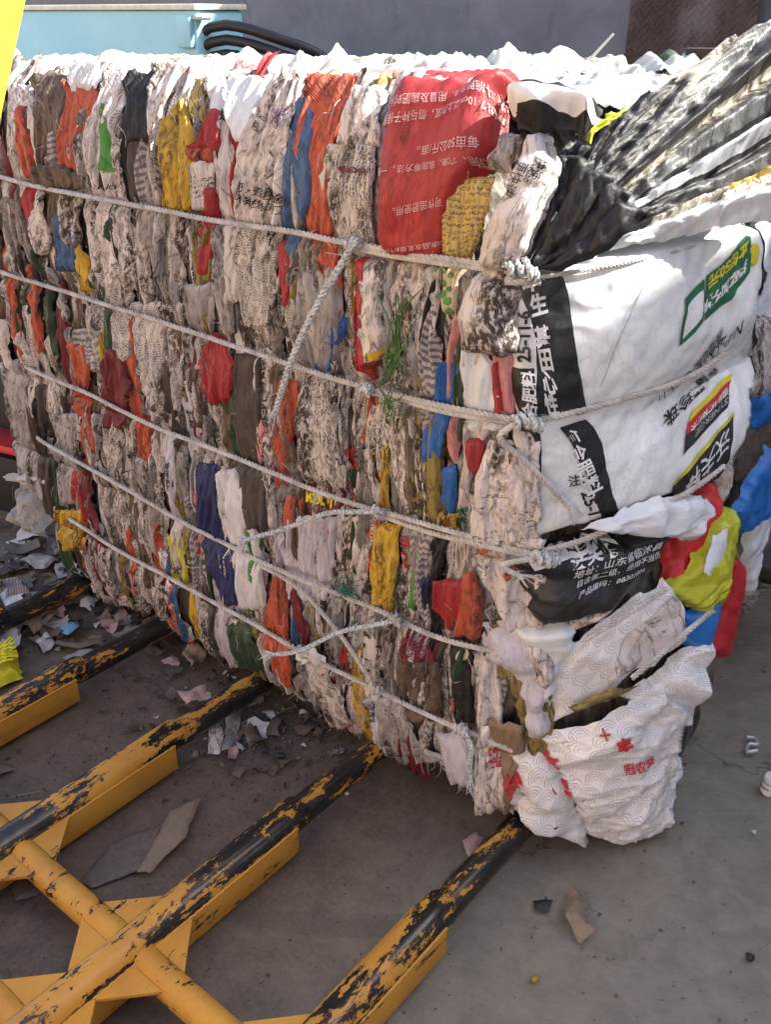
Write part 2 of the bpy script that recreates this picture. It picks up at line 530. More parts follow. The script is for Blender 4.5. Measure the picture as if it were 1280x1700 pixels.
def _lay(sh, name, bm, mat, lift, grid, parent):
    xs = [v.co.x for v in bm.verts]; ys = [v.co.y for v in bm.verts]
    if grid:
        for lo, hi, no in ((min(xs), max(xs), (1, 0, 0)), (min(ys), max(ys), (0, 1, 0))):
            q = lo + grid
            while q < hi:
                bmesh.ops.bisect_plane(bm, geom=bm.verts[:] + bm.edges[:] + bm.faces[:], plane_co=Vector(no) * q, plane_no=no)
                q += grid
    bmesh.ops.triangulate(bm, faces=bm.faces[:])
    bm.verts.index_update()
    P = np.array([(v.co.x, v.co.y) for v in bm.verts])
    F = [[v.index for v in f.verts] for f in bm.faces]
    bm.free()
    a, b = hit(sh.face, P[:, 0], P[:, 1], getattr(sh, 'off', 0.0))
    V = sh.E(a, b, lift)
    # make faces look outward
    if len(F):
        nf = surf(sh.face, a[:1], b[:1])[1][0]
        q = np.array(F)
        nn = np.cross(V[q[:, 1]] - V[q[:, 0]], V[q[:, 2]] - V[q[:, 0]])
        if (nn @ nf).sum() < 0: F = [f[::-1] for f in F]
    return mesh(name, V, F, mat, parent, np.stack([a, b], -1))

_TXT = {}
def glyphs(txt, bold=0.0, space=1.0):
    key = (txt, bold, space)
    if key not in _TXT:
        cu = bpy.data.curves.new('t', 'FONT')
        cu.body = txt; cu.size = 1.0; cu.resolution_u = 2; cu.fill_mode = 'FRONT'; cu.offset = bold
        cu.space_character = space
        o = bpy.data.objects.new('t', cu); COL.objects.link(o)
        dg = bpy.context.evaluated_depsgraph_get(); dg.update()
        me = bpy.data.meshes.new_from_object(o.evaluated_get(dg))
        V = [tuple(v.co) for v in me.vertices]; F = [list(p.vertices) for p in me.polygons]
        bpy.data.objects.remove(o); bpy.data.curves.remove(cu); bpy.data.meshes.remove(me)
        _TXT[key] = (V, F)
    return _TXT[key]

def text(sh, txt, org, ex, ey, mat, bold=.02, lift=.0045, space=1.0, grid=6):
    """lettering printed on a sheet: org = left end of the baseline, ex / ey = one em along / above the line, photograph pixels"""
    V, F = glyphs(txt, bold, space)
    if not V: return None
    bm = bmesh.new()
    vs = [bm.verts.new((org[0] + v[0] * ex[0] + v[1] * ey[0], org[1] + v[0] * ex[1] + v[1] * ey[1], 0)) for v in V]
    for f in F:
        try: bm.faces.new([vs[i] for i in f])
        except ValueError: pass
    return _lay(sh, 'lettering', bm, mat, lift, grid, sh.obj)

def text_ab(sh, txt, org, size, rot, mat, bold=.02, lift=.004):
    V, F = glyphs(txt, bold, 1.0)
    if not V: return None
    P = np.array(V)[:, :2] * size
    c_, s_ = math.cos(rot), math.sin(rot)
    a = org[0] + c_ * P[:, 0] - s_ * P[:, 1]; b = org[1] + s_ * P[:, 0] + c_ * P[:, 1]
    return mesh('lettering', sh.E(a, b, lift), F, mat, sh.obj, np.stack([a, b], -1))

# ------------------------------------------------------------------ rope
def rope_mesh(name, path, mat, parent=None, r=.0047, pitch=.028, fray=None, seg=6):
    P = np.asarray(path, float)
    L = np.linalg.norm(np.diff(P, axis=0), axis=1).sum()
    n = max(8, int(L / .0036))
    C = resample(P, np.linspace(0, 1, n))
    wob = np.stack([fbm(np.linspace(0, L * 9, n), np.full(n, k * 3.3), None, 77, 2) for k in range(3)], -1)
    C = C + wob * .0022
    T = np.gradient(C, axis=0); T /= np.linalg.norm(T, axis=1, keepdims=True) + 1e-12
    u = np.array([0.13, -.4, .9]); U = []
    for t in T:
        u = u - t * (u @ t); u = u / (np.linalg.norm(u) + 1e-12); U.append(u)
    U = np.array(U); W = np.cross(T, U)
    ph = np.concatenate([[0], np.cumsum(np.linalg.norm(np.diff(C, axis=0), axis=1))]) / pitch * 2 * math.pi
    mb = MB()
    for k in range(3):
        a = ph + 2 * math.pi * k / 3
        S = C + (np.cos(a)[:, None] * U + np.sin(a)[:, None] * W) * r * .56
        mb.tube(S, r * .56, seg)
    fz = np.random.default_rng(int(abs(P[0].sum()) * 1e4) % 9999)
    for k in range(int(L * 110)):
        i = fz.integers(2, n - 2); a = fz.uniform(0, 6.28)
        o_ = math.cos(a) * U[i] + math.sin(a) * W[i]
        p0 = C[i] + o_ * r * .9; d = o_ * .7 + T[i] * fz.normal(0, .8) + fz.normal(0, .3, 3)
        ln = fz.gamma(2, .0022) + .002
        mb.tube([p0, p0 + d * ln * .5, p0 + d * ln + np.array([0, 0, -.001])], [.0005, .0004, .0002], 3, False)
    if fray:
        for k in range(fray):
            a = random.uniform(0, 6.28); sp = random.uniform(.1, .55)
            d = T[-1] + (math.cos(a) * U[-1] + math.sin(a) * W[-1]) * sp
            ln = random.uniform(.012, .034)
            p0 = C[-3] + (math.cos(a) * U[-1] + math.sin(a) * W[-1]) * r * .7
            mb.tube([p0, p0 + d * ln * .5, p0 + d * ln + np.array([0, 0, -.004])], [.0016, .0014, .0007], 4)
    return mb.build(name, mat, parent)

def on(face, pts, off=.03):
    P = np.asarray(pts, float)
    o = P[:, 2] if P.shape[1] > 2 else np.full(len(P), off)
    a, b = hit(face, P[:, 0], P[:, 1], o)
    p, n = surf(face, a, b)
    return p + n * o[:, None]

def knot_path(c, n, along, size=.017, turns=2.5, seed=0):
    n = np.asarray(n, float); n /= np.linalg.norm(n)
    along = np.asarray(along, float); along -= n * (along @ n); along /= np.linalg.norm(along)
    up = np.cross(n, along)
    t = np.linspace(0, 1, 46)
    a = t * turns * 2 * math.pi + seed
    return c + along * ((t - .5) * size * 2.1)[:, None] + (np.cos(a)[:, None] * up + np.sin(a)[:, None] * n) * (size * (.62 + .25 * np.sin(a * .7 + seed)))[:, None]

# ================================================================== the setting
def concrete():
    g = NG('concrete_floor')
    co = g.n('TexCoord', 3)
    A = g.noise(co, 2.2, 8.0, .65)
    B = g.noise(co, 14.0, 8.0, .7, .4)
    D = g.noise(co, 120.0, 4.0, .7)
    sp = g.n('SeparateXYZ', 0, None, Vector=co); x, y = g.last.outputs[0], g.last.outputs[1]
    # earth trodden in under the bale and the forks, bare grey cement to the right
    dirt = g.step(g.math('ADD', g.math('ADD', x, g.math('MULTIPLY', g.math('SUBTRACT', A, .5), .55)), g.math('MULTIPLY', y, -.22)), .22, -.28)
    c1 = g.mix(g.step(B, .25, .75), (.165, .146, .115), (.25, .226, .184))
    c2 = g.mix(g.step(B, .25, .75), (.095, .066, .047), (.170, .122, .088))
    c = g.mix(dirt, c1, c2)
    st = g.step(g.noise(co, 5.5, 9.0, .72, .6), .60, .74)
    c = g.mix(g.math('MULTIPLY', st, .6), c, (.07, .06, .05))
    gr = g.step(D, .42, .66)
    c = g.mix(g.math('MULTIPLY', gr, .12), c, (.32, .285, .24))
    c = g.mix(g.math('MULTIPLY', g.step(D, .42, .28), .2), c, (.05, .044, .038))
    sp2 = g.step(g.noise(co, 46.0, 3.0, .6), .70, .76)
    c = g.mix(g.math('MULTIPLY', sp2, .8), c, (.045, .04, .036))
    V = g.n('TexVoronoi', 0, {'feature': 'DISTANCE_TO_EDGE'}, Vector=g.vm('ADD', co, g.vm('MULTIPLY', g.noise(co, 3.0, 5.0, .6, 0, 1), (.5, .5, 0))), Scale=.9)
    crack = g.math('SUBTRACT', 1.0, g.step(V, .0, .006))
    c = g.mix(g.math('MULTIPLY', crack, .55), c, (.05, .043, .038))
    lt = g.step(g.noise(g.vm('MULTIPLY', co, (1.0, .3, 1.0)), 24.0, 5.0, .7), .66, .8)
    c = g.mix(g.math('MULTIPLY', lt, .25), c, (.32, .30, .27))
    for an, sc_, th_ in ((.6, (55.0, 1.6, 1.0), .735), (-.35, (48.0, 1.2, 1.0), .745), (1.2, (70.0, 2.2, 1.0), .75)):
        rc = g.n('VectorRotate', 0, {'rotation_type': 'Z_AXIS'}, Vector=co, Angle=an)
        sc2 = g.step(g.noise(g.vm('MULTIPLY', rc, sc_), 1.0, 2.0, .5), th_, th_ + .03)
        c = g.mix(g.math('MULTIPLY', sc2, .32), c, (.36, .33, .29))
    tr_ = g.n('VectorRotate', 0, {'rotation_type': 'Z_AXIS'}, Vector=co, Angle=.9)
    ty = g.step(g.noise(g.vm('MULTIPLY', tr_, (9.0, .5, 1.0)), 1.0, 5.0, .6), .55, .72)
    c = g.mix(g.math('MULTIPLY', ty, .35), c, (.06, .052, .045))
    h = g.math('ADD', g.math('MULTIPLY', B, .6), g.math('ADD', g.math('MULTIPLY', D, .25), g.math('MULTIPLY', crack, -.3)))
    return g.finish(c, g.math('ADD', .62, g.math('MULTIPLY', A, .3)), h, .45, .006)
GROUND = concrete()
def ground():
    xs = np.concatenate([np.linspace(-40, -3, 12), np.linspace(-2.8, 1.6, 120), np.linspace(2, 40, 12)])
    ys = np.concatenate([np.linspace(-40, -1.6, 12), np.linspace(-1.5, 2.6, 110), np.linspace(3, 40, 12)])
    X, Y = np.meshgrid(xs, ys)
    Z = .006 * fbm(X * 1.3, Y * 1.3, None, 3, 3) + .0015 * fbm(X * 14, Y * 14, None, 4, 2) - .006
    idx = np.arange(X.size).reshape(X.shape)
    f = np.stack([idx[:-1, :-1], idx[:-1, 1:], idx[1:, 1:], idx[1:, :-1]], -1).reshape(-1, 4)
    o = mesh('ground', np.stack([X, Y, Z], -1).reshape(-1, 3), f, GROUND)
    tag(o, kind='structure')
ground()

def plaster(key, ca, cb, sc=3.0):
    g = NG(key)
    co = g.n('TexCoord', 3)
    A = g.noise(co, sc, 8.0, .68, .5)
    B = g.noise(g.vm('MULTIPLY', co, (1.0, 1.0, .3)), sc * 4, 6.0, .7)
    c = g.mix(g.step(A, .3, .7), ca, cb)
    c = g.mix(g.math('MULTIPLY', g.step(B, .58, .75), .5), c, tuple(x * .45 for x in ca))
    return g.finish(c, .85, g.math('ADD', A, g.math('MULTIPLY', g.noise(co, 60.0, 4.0, .7), .25)), .4, .01)

WALL_Y = 3.3
MB().box((-1.5, WALL_Y + .15, 2.1), (7.5, .15, 2.1), bev=.01).build('back_wall', plaster('grey_cement', (.19, .198, .212), (.26, .268, .28)))
tag(bpy.data.objects['back_wall'], 'blue grey cement wall behind the bale across the top of the picture', 'wall')
# two unseen additions: right one shades the yard, rear one bounces warm light
b = empty('shade_blocker', (2.45, 1.0, 0))
MB().box((2.55, 2.0, 1.89), (.2, 5.4, 1.89)).build('wall', plaster('blocker_white', (.66, .67, .68), (.76, .77, .78)), b)
MB().box((2.575, 2.0, 3.81), (.21, 5.45, .03)).build('top_cap', flat_mat('blocker_cap', (.22, .25, .28), .5), b)
tag(b, 'unseen long white block added to shade the yard from the right', 'sun blocker')
b = empty('bounce_wall', (0, -6, 0))
MB().box((-1.0, -6.2, 2.6), (9, .2, 2.6)).build('wall', plaster('warm_bounce', (.56, .42, .34), (.66, .52, .43)), b)
MB().box((-1.0, -6.2, 5.27), (9.2, .4, .06)).build('top_cap', flat_mat('bounce_cap', (.35, .16, .10), .7), b)
tag(b, 'unseen long buff wall added behind the viewer to bounce warm sunlight', 'bounce wall')

# rusty tread plate leaning on the wall
def tread_plate():
    m = NG('rusty_plate')
    co = m.n('TexCoord', 3)
    A = m.noise(co, 6.0, 9.0, .7); B = m.noise(co, 45.0, 5.0, .7)
    c = m.mix(m.step(A, .3, .7), (.085, .050, .040), (.17, .115, .095))
    c = m.mix(m.math('MULTIPLY', m.step(B, .5, .7), .6), c, (.055, .032, .026))
    sp = m.n('SeparateXYZ', 0, None, Vector=co)
    rub = m.step(m.math('ABSOLUTE', m.math('SUBTRACT', m.last.outputs[0], .03)), .12, .02)
    c = m.mix(m.math('MULTIPLY', rub, m.math('MULTIPLY', m.step(A, .35, .6), .55)), c, (.26, .23, .21))
    mat = m.finish(c, .75, B, .3, .003, .2)
    root = empty('tread_plate', (-1.27, WALL_Y - .14, 0))
    lean = Matrix.Rotation(R(-2.2), 4, 'X')
    def put(v): return [tuple(lean @ Vector(q)) for q in v]
    a = MB().box((0, 0, 1.0), (.29, .004, 1.0))
    mesh('plate', np.array(put(a.v)) + np.array(root.location), a.f, mat, root, flat=True)
    t = MB()
    k = 0
    for j in range(58):
        for i in range(17):
            x = -.27 + i * .034 + (.017 if j % 2 else 0); z = .95 + j * .0175
            if abs(x) > .28: continue
            rot = Matrix.Rotation(R(42 if (i + j) % 2 else -42), 4, 'Y')
            t.box((x, -.0052, z), (.0135, .0022, .0042), rot)
    o = mesh('tread_pattern', np.array(put(t.v)) + np.array(root.location), t.f, mat, root, flat=True)
    o['kind'] = 'stuff'
    tag(root, 'rusty brown steel tread plate leaning against the grey wall', 'steel plate')
tread_plate()

# light blue press standing behind the bale on the left
def press():
    g = NG('blue_paint')
    co = g.n('TexCoord', 3)
    A = g.noise(co, 4.0, 6.0, .6); B = g.noise(co, 30.0, 6.0, .7)
    c = g.mix(g.step(A, .3, .7), (.30, .60, .68), (.36, .66, .73))
    c = g.mix(g.step(B, .70, .76), c, (.30, .18, .11))
    paint = g.finish(c, .45, B, .1, .002)
    dark = flat_mat('dark_machine_steel', (.03, .028, .027), .6)
    cream = flat_mat('sunlit_edge_cream', (.70, .66, .52), .5)
    root = empty('baling_press', (-2.9, 1.9, 0))
    MB().box((-3.37, 1.31, .98), (1.22, .11, .47), bev=.012).build('hopper', paint, root)
    MB().box((-3.37, 1.31, 1.459), (1.23, .12, .009), bev=.003).build('rim', cream, root)  # cream colour stands for sunlight on the top edge
    MB().box((-3.2, 1.3, .28), (1.1, 1.0, .28), bev=.01).build('base_frame', dark, root)
    MB().box((-2.195, 1.19, 1.385), (.035, .012, .05), bev=.004).build('bracket', paint, root)
    t = flat_mat('black_rubber', (.02, .022, .026), .45)
    for k, dz in enumerate((0, .045, .09)):
        z = 1.38 - dz
        MB().tube(resample([(-2.17, 1.24, z), (-2.08, 1.26, z + .025), (-1.92, 1.33, z - .01), (-1.77, 1.5, z - .12), (-1.72, 1.7, .9), (-1.77, 1.9, .3)], np.linspace(0, 1, 30)), .017, 10).build('hose', t, root)
    MB().box((-2.15, 1.21, 1.425), (.045, .02, .006), bev=.003).build('hose_clip', flat_mat('zinc', (.35, .36, .37), .35, metal=.7), root)
    tag(root, 'light blue steel press with black hoses behind the bale', 'press')
press()

# loader boom at the upper left
def boom():
    root = empty('loader_boom', (-1.35, -.55, 0))
    g = NG('boom_yellow')
    co = g.n('TexCoord', 3)
    A = g.noise(co, 8.0, 6.0, .6)
    c = g.mix(g.step(A, .3, .75), (.74, .46, .035), (.80, .52, .05))
    m = g.finish(c, .4, A, .1, .002)
    d0 = rays(np.array([46., 10.]), np.array([0., 168.]))
    q = CAM + d0 * (np.array([1.50, 1.46]) / np.hypot(d0[:, 0], d0[:, 1]))[:, None]      # two points of its right edge, 1.5 m off
    ax = q[0] - q[1]; ax /= np.linalg.norm(ax)
    n_ = np.array([.90, .30, .30]); n_ -= ax * (n_ @ ax); n_ /= np.linalg.norm(n_)
    sd_ = np.cross(ax, n_)                                   # across the arm
    if sd_[1] < 0: sd_ = -sd_
    top = q[0] + ax * .5; bot = q[1] - ax * (q[1][2] / ax[2]) * .985
    c = (top + bot) / 2 - sd_ * .11 - n_ * .05
    rot = Matrix(np.stack([n_, sd_, ax], -1).tolist()).to_4x4()
    if rot.determinant() < 0: rot = Matrix(np.stack([n_, -sd_, ax], -1).tolist()).to_4x4()
    MB().box(tuple(c), (.05, .11, np.linalg.norm(top - bot) / 2), rot, bev=.006).build('arm', m, root)
    MB().box((bot[0] - .05, bot[1] - .1, .05), (.16, .2, .05), bev=.015).build('foot', m, root)
    tag(root, 'bright yellow steel boom arm cutting the upper left corner', 'boom arm')
    return root
boom()

# low dark slabs lying behind the bale on the right
slab = flat_mat('dark_slab', (.055, .052, .05), .7, .25, scale=9.0)
for i, (x, y, sx, sy, h, rz, lab) in enumerate(((.42, 1.42, .45, .10, .045, 4, 'nearer of two low dark slabs lying past the right side of the bale'), (.55, 1.80, .6, .16, .07, -3, 'farther, thicker dark slab lying past the right side of the bale'))):
    o = MB().box((x, y, h / 2 + .0), (sx, sy, h / 2), Matrix.Rotation(R(rz), 4, 'Z'), bev=.008).build('stone_slab', slab)
    tag(o, lab, 'slab', 'dark slabs past the bale')

# ================================================================== the bale
WH = (.71, .635, .60)
sack_mat('white', WH, .86, grain=.22)
sack_mat('white_grimy', (.64, .575, .53), .95, grain=.22)
sack_mat('white_text', WH, .80, text=.85, grain=.22)
sack_mat('white_text_grimy', (.65, .59, .545), .8, text=.9, block=.55, grain=.22)
sack_mat('white_red', WH, .6, text=.9, ink=(.42, .03, .03), block=.5, grain=.25)
sack_mat('white_blue', WH, .6, text=.9, ink=(.03, .06, .25), block=.5, grain=.25)
sack_mat('white_clean', (.72, .70, .69), .22, gloss=.35)
sack_mat('white_cool', (.72, .75, .78), .16, gloss=.3)
sack_mat('lavender', (.58, .55, .60), .45, grain=.22)
sack_mat('grey', (.27, .245, .225), 0.85, grain=.22)
sack_mat('grey_stripe', (.45, .41, .39), .6, stripe=(1, 70.0, (.16, .14, .15), .5))
sack_mat('film', (.40, .375, .36), 0.85, gloss=.22, grain=.22)
sack_mat('brown', (.15, .105, .075), 0.8, grain=.22)
sack_mat('darkbrown', (.072, .055, .044), .5, grain=.22)
sack_mat('orange', (.52, .105, .052), 0.78, dirtcol=(.085, .03, .022), grain=.22)
sack_mat('red', (.37, .030, .034), 0.58, dirtcol=(.10, .018, .015), grain=.22)
sack_mat('maroon', (.16, .018, .025), 0.6, grain=.22)
sack_mat('pink', (.62, .26, .25), 0.5)
sack_mat('yellow', (.60, .37, .035), 0.85, dirtcol=(.09, .055, .02), grain=.22)
sack_mat('lemon', (.58, .52, .05), 0.8, dirtcol=(.10, .08, .02), grain=.22)
sack_mat('gold', (.62, .42, .12), .55, text=.7, block=.7, gloss=.25)
sack_mat('olive', (.30, .225, .06), 0.85, grain=.22)
sack_mat('blue', (.03, .13, .40), 0.7, dirtcol=(.02, .04, .08), grain=.22)
sack_mat('denim', (.06, .125, .27), 0.7, dirtcol=(.03, .045, .07), grain=.22)
sack_mat('navy', (.014, .022, .10), 0.6, grain=.22)
sack_mat('green', (.075, .30, .05), 0.7, grain=.22)
sack_mat('darkgreen', (.03, .065, .03), .5, grain=.22)
sack_mat('black', (.014, .013, .014), .3, gloss=.5, dirtcol=(.10, .09, .075))
sack_mat('cream', (.66, .56, .38), .3)
sack_mat('lime', (.50, .52, .03), .2, gloss=.35, dirtcol=(.2, .2, .02))
sack_mat('bright_blue', (.02, .17, .55), .15, gloss=.35, dirtcol=(.01, .05, .15))
sack_mat('bright_red', (.55, .022, .03), .2, gloss=.35, dirtcol=(.12, .01, .01))
sack_mat('label_white', (.82, .85, .86), .32, gloss=.22, crumple=.28)
sack_mat('waves', (.78, .77, .77), .22, waves=True, gloss=.30, crumple=.5)
sack_mat('cardboard', (.27, .18, .11), .35)
sack_mat('top_white', (.74, .72, .68), .15, trans=.42)
sack_mat('top_pale', (.66, .68, .66), .22, trans=.42)
sack_mat('top_green', (.44, .52, .40), .35)
sack_mat('top_yellow', (.62, .55, .30), .35)
sack_mat('flare_cream', (.66, .60, .48), .85, trans=.25, dirtcol=(.06, .05, .04), crumple=1.3)
sack_mat('flare_grey', (.19, .187, .185), .8, trans=.18, gloss=.24, dirtcol=(.03, .03, .03), crumple=1.4)
sack_mat('print_black', (.015, .015, .017), .22, gloss=.30, dirtcol=(.12, .115, .10), crumple=.6)
sack_mat('print_white', (.72, .73, .74), .15, gloss=.35, crumple=.4)
sack_mat('print_red', (.50, .03, .035), .1, crumple=.4)
sack_mat('print_green', (.02, .14, .06), .1, crumple=.4)
sack_mat('print_yellow', (.70, .62, .04), .1, crumple=.4)
sack_mat('print_pale', (.62, .40, .38), .2, crumple=.4)
sack_mat('print_grey', (.42, .43, .44), .3, crumple=.6)
M = MATS

bale = empty('scrap_bale', (-.75, .5, Z_BOT))
tag(bale, 'big bale of squeezed dirty fertiliser sacks bound with twisted rope', 'bale')

# ---- packed core seen in the gaps between the sacks
def core():
    g = NG('packed_layers')
    co = g.n('TexCoord', 3)
    w_ = g.vm('MULTIPLY', g.vm('ADD', co, g.vm('MULTIPLY', g.noise(co, 6.0, 3.0, .5, 0, 1), (.06, .06, .06))), (1.0, 1.0, .16))
    A = g.noise(w_, 34.0, 6.0, .65)
    B = g.noise(g.vm('MULTIPLY', w_, (1.0, 1.0, 3.0)), 60.0, 5.0, .7)
    c = g.mix(g.step(A, .42, .58), (.032, .024, .019), (.26, .22, .195))
    c = g.mix(g.math('MULTIPLY', g.step(B, .45, .65), .7), c, (.10, .08, .065))
    m = g.finish(c, .8, g.math('ADD', A, g.math('MULTIPLY', B, .4)), .8, .012)
    # front / end / top skins, stitched as one closed lump
    V, F = [], []
    def patch(fn, na, nb):
        n = len(V)
        for i in range(na + 1):
            for j in range(nb + 1): V.append(fn(i / na, j / nb))
        for i in range(na):
            for j in range(nb):
                a = n + i * (nb + 1) + j
                F.append([a, a + 1, a + nb + 2, a + nb + 1])
    def left(z): return -1.63 + .2 * float(smooth(np.array(z), .72, .1))
    x1, y1 = -.03, 1.1
    def fr(u, v):
        z = Z_BOT + .01 + v * (Z_TOP - Z_BOT - .02); x = left(z) + u * (x1 - left(z))
        d = .012 + .012 * float(ridge(np.array(x * 45), np.array(z * 6), 3, 2))
        return (x, -float(front_b(np.array(x), np.array(z))) + .008 - d * .6, z)
    patch(fr, 130, 60)
    def en(u, v):
        z = Z_BOT + .01 + v * (Z_TOP - Z_BOT - .02); y = .0 + u * y1
        d = .012 * float(ridge(np.array(y * 9), np.array(z * 14), 4, 2))
        return (float(end_x(np.array(y), np.array(z))) - .02 + d - min(1.8, max(0, (y - .30) / .4)) ** 2 * .30, y, z)
    patch(en, 50, 50)
    def tp(u, v):
        x = -1.62 + u * 1.58; y = .05 + v * (y1 - .05)
        return (x, y, Z_TOP - .03 + .02 * float(fbm(np.array(x * 6), np.array(y * 6), None, 9, 3)) - .09 * float(smooth(np.array(x), -.28, -.08) * smooth(np.array(y), .55, .2)))
    patch(tp, 60, 40)
    for fn in (lambda u, v: (-1.63 + .2 * float(smooth(np.array(Z_BOT + v * 1.2), .72, .1)), u * y1, Z_BOT + .01 + v * 1.2),
               lambda u, v: (-1.62 + u * 1.6, y1, Z_BOT + .01 + v * 1.2),
               lambda u, v: (-1.42 + u * 1.5, v * y1, Z_BOT + .012)):
        patch(fn, 12, 12)
    V = [(q[0], q[1], min(q[2], 1.305 - .24 * float(smooth(np.array(q[0]), -.36, -.12)))) for q in V]
    o = mesh('packed_core', V, F, m, bale)
    o['kind'] = 'stuff'
    o['label'] = 'tightly packed dirty sack layers showing between the folds'
core()

# ---- filler folds over the whole front: each one is a sack end squeezed into a vertical fold
FILL = [('white', 17), ('white_grimy', 21), ('white_text', 6), ('white_text_grimy', 9), ('white_red', 4), ('white_blue', 3), ('white_clean', 2), ('lavender', 3), ('grey', 7),
        ('film', 9), ('brown', 6), ('darkbrown', 6), ('orange', 2.5), ('red', 1.5), ('maroon', 1), ('yellow', 1.3), ('olive', 3), ('blue', .5), ('green', .5), ('darkgreen', 1.5), ('grey_stripe', 3)]
_nm = [k for k, _ in FILL]; _w = np.array([q for _, q in FILL], float); _w /= _w.sum()
KIND = {'film': 'plastic_film', 'grey': 'plastic_film', 'brown': 'plastic_film', 'darkbrown': 'plastic_film', 'white_text': 'printed_sack', 'white_text_grimy': 'printed_sack', 'white_red': 'printed_sack', 'white_blue': 'printed_sack'}
def filler(x, wd, zt, zb, off, k, jag):
    n_ = 6
    zc = np.linspace(zt + .02, zb - .02, n_)
    wob = RNG.normal(0, .0065, n_).cumsum() * .8 + np.linspace(-.5, .5, n_) * RNG.normal(0, .014)
    wid = wd * np.clip(RNG.normal(1.2, jag, n_), .4, 2.0)
    dk = (1.3 - (zt + zb) / 2) * .55 + (-x - .3) * .25  # grime and shade both put into colour, darker kinds lower and leftward
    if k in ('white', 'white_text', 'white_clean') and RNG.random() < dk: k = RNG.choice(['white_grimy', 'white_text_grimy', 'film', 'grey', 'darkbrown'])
    u_ = RNG.random()
    if u_ < .3: wid[-1] *= .2
    elif u_ < .5: wid[0] *= .25
    c = x + wd / 2 + wob
    sk = RNG.normal(0, .012, 2)
    sh = Sheet(KIND.get(k, 'sack'), np.stack([c - wid / 2, zc + sk[0]], -1), np.stack([c + wid / 2, zc + sk[1]], -1), 'front', M[k], bale,
          off=off, amp=RNG.uniform(.0065, .0110), tuck=.007, tw=.004, arch=.0, space='ab', step=.0022, stepv=.0070, iso=.22, cr=(70, 9), crw=.45,
          freq=(RNG.uniform(44, 78), RNG.uniform(2, 5)), lin=True, ragged=.0018, uvrot=float(RNG.choice([0, .12, -.12, 3.14])))
    if k in ('white', 'white_grimy', 'lavender', 'white_clean') and RNG.random() < .55:
        ch = str(RNG.choice(['复合肥料', '净含量', '25-11-6', '施用', '快速', '45%', '06-14', '有限公司', '40kg', '高塔造粒', '山东省', '肥料']))
        sz = float(min(wid[1:4].min() * RNG.uniform(.5, .85), .034))
        mt = M[str(RNG.choice(['print_black', 'print_black', 'print_black', 'print_red', 'navy', 'print_green']))]
        side = RNG.random() < .5
        for q, cc in enumerate(ch):
            z_ = zc[1] - (q + 1) * sz * (1.05 if not side else .9)
            if z_ < zc[4]: break
            xm = float(np.interp(-z_, -zc, c))
            if side: text_ab(sh, cc, (xm - sz * .35, z_ + sz), sz, -math.pi / 2, mt, .02)
            else: text_ab(sh, cc, (xm - sz * .5, z_), sz, 0, mt, .02)
def left_at(z): return -1.63 + .21 * float(smooth(np.array(z), .72, .1))
x = -1.60
while x < -.05:
    wd = RNG.uniform(.020, .046)
    zt = 1.335 - RNG.uniform(0, .03)
    while zt > .12:
        ln = RNG.uniform(.20, .70)
        zb = max(zt - ln, .075 + RNG.uniform(0, .02))
        if zb < .25: zb = .07 + RNG.uniform(0, .05)
        if x + wd > left_at((zt + zb) / 2) and RNG.random() > .05 and not (x > -.2 and zt > 1.15):
            filler(x, wd, zt, zb, RNG.uniform(.004, .024), _nm[RNG.choice(len(_nm), p=_w)], .22)
        zt = zb + .01
    x += wd * .80
_sl = ['orange', 'orange', 'red', 'maroon', 'white_red', 'yellow', 'olive', 'denim', 'darkgreen', 'pink', 'black']
for q in range(170):
    zt = RNG.uniform(.2, 1.25); zb = max(zt - RNG.uniform(.06, .24), .08)
    x = RNG.uniform(left_at(zb) + .05, -.10)
    k = str(RNG.choice(_sl)) if q % 5 == 0 else _nm[RNG.choice(len(_nm), p=_w)]
    filler(x, RNG.uniform(.008, .020) if q % 5 == 0 else RNG.uniform(.014, .032), zt, zb, RNG.uniform(.024, .036), k, .5)

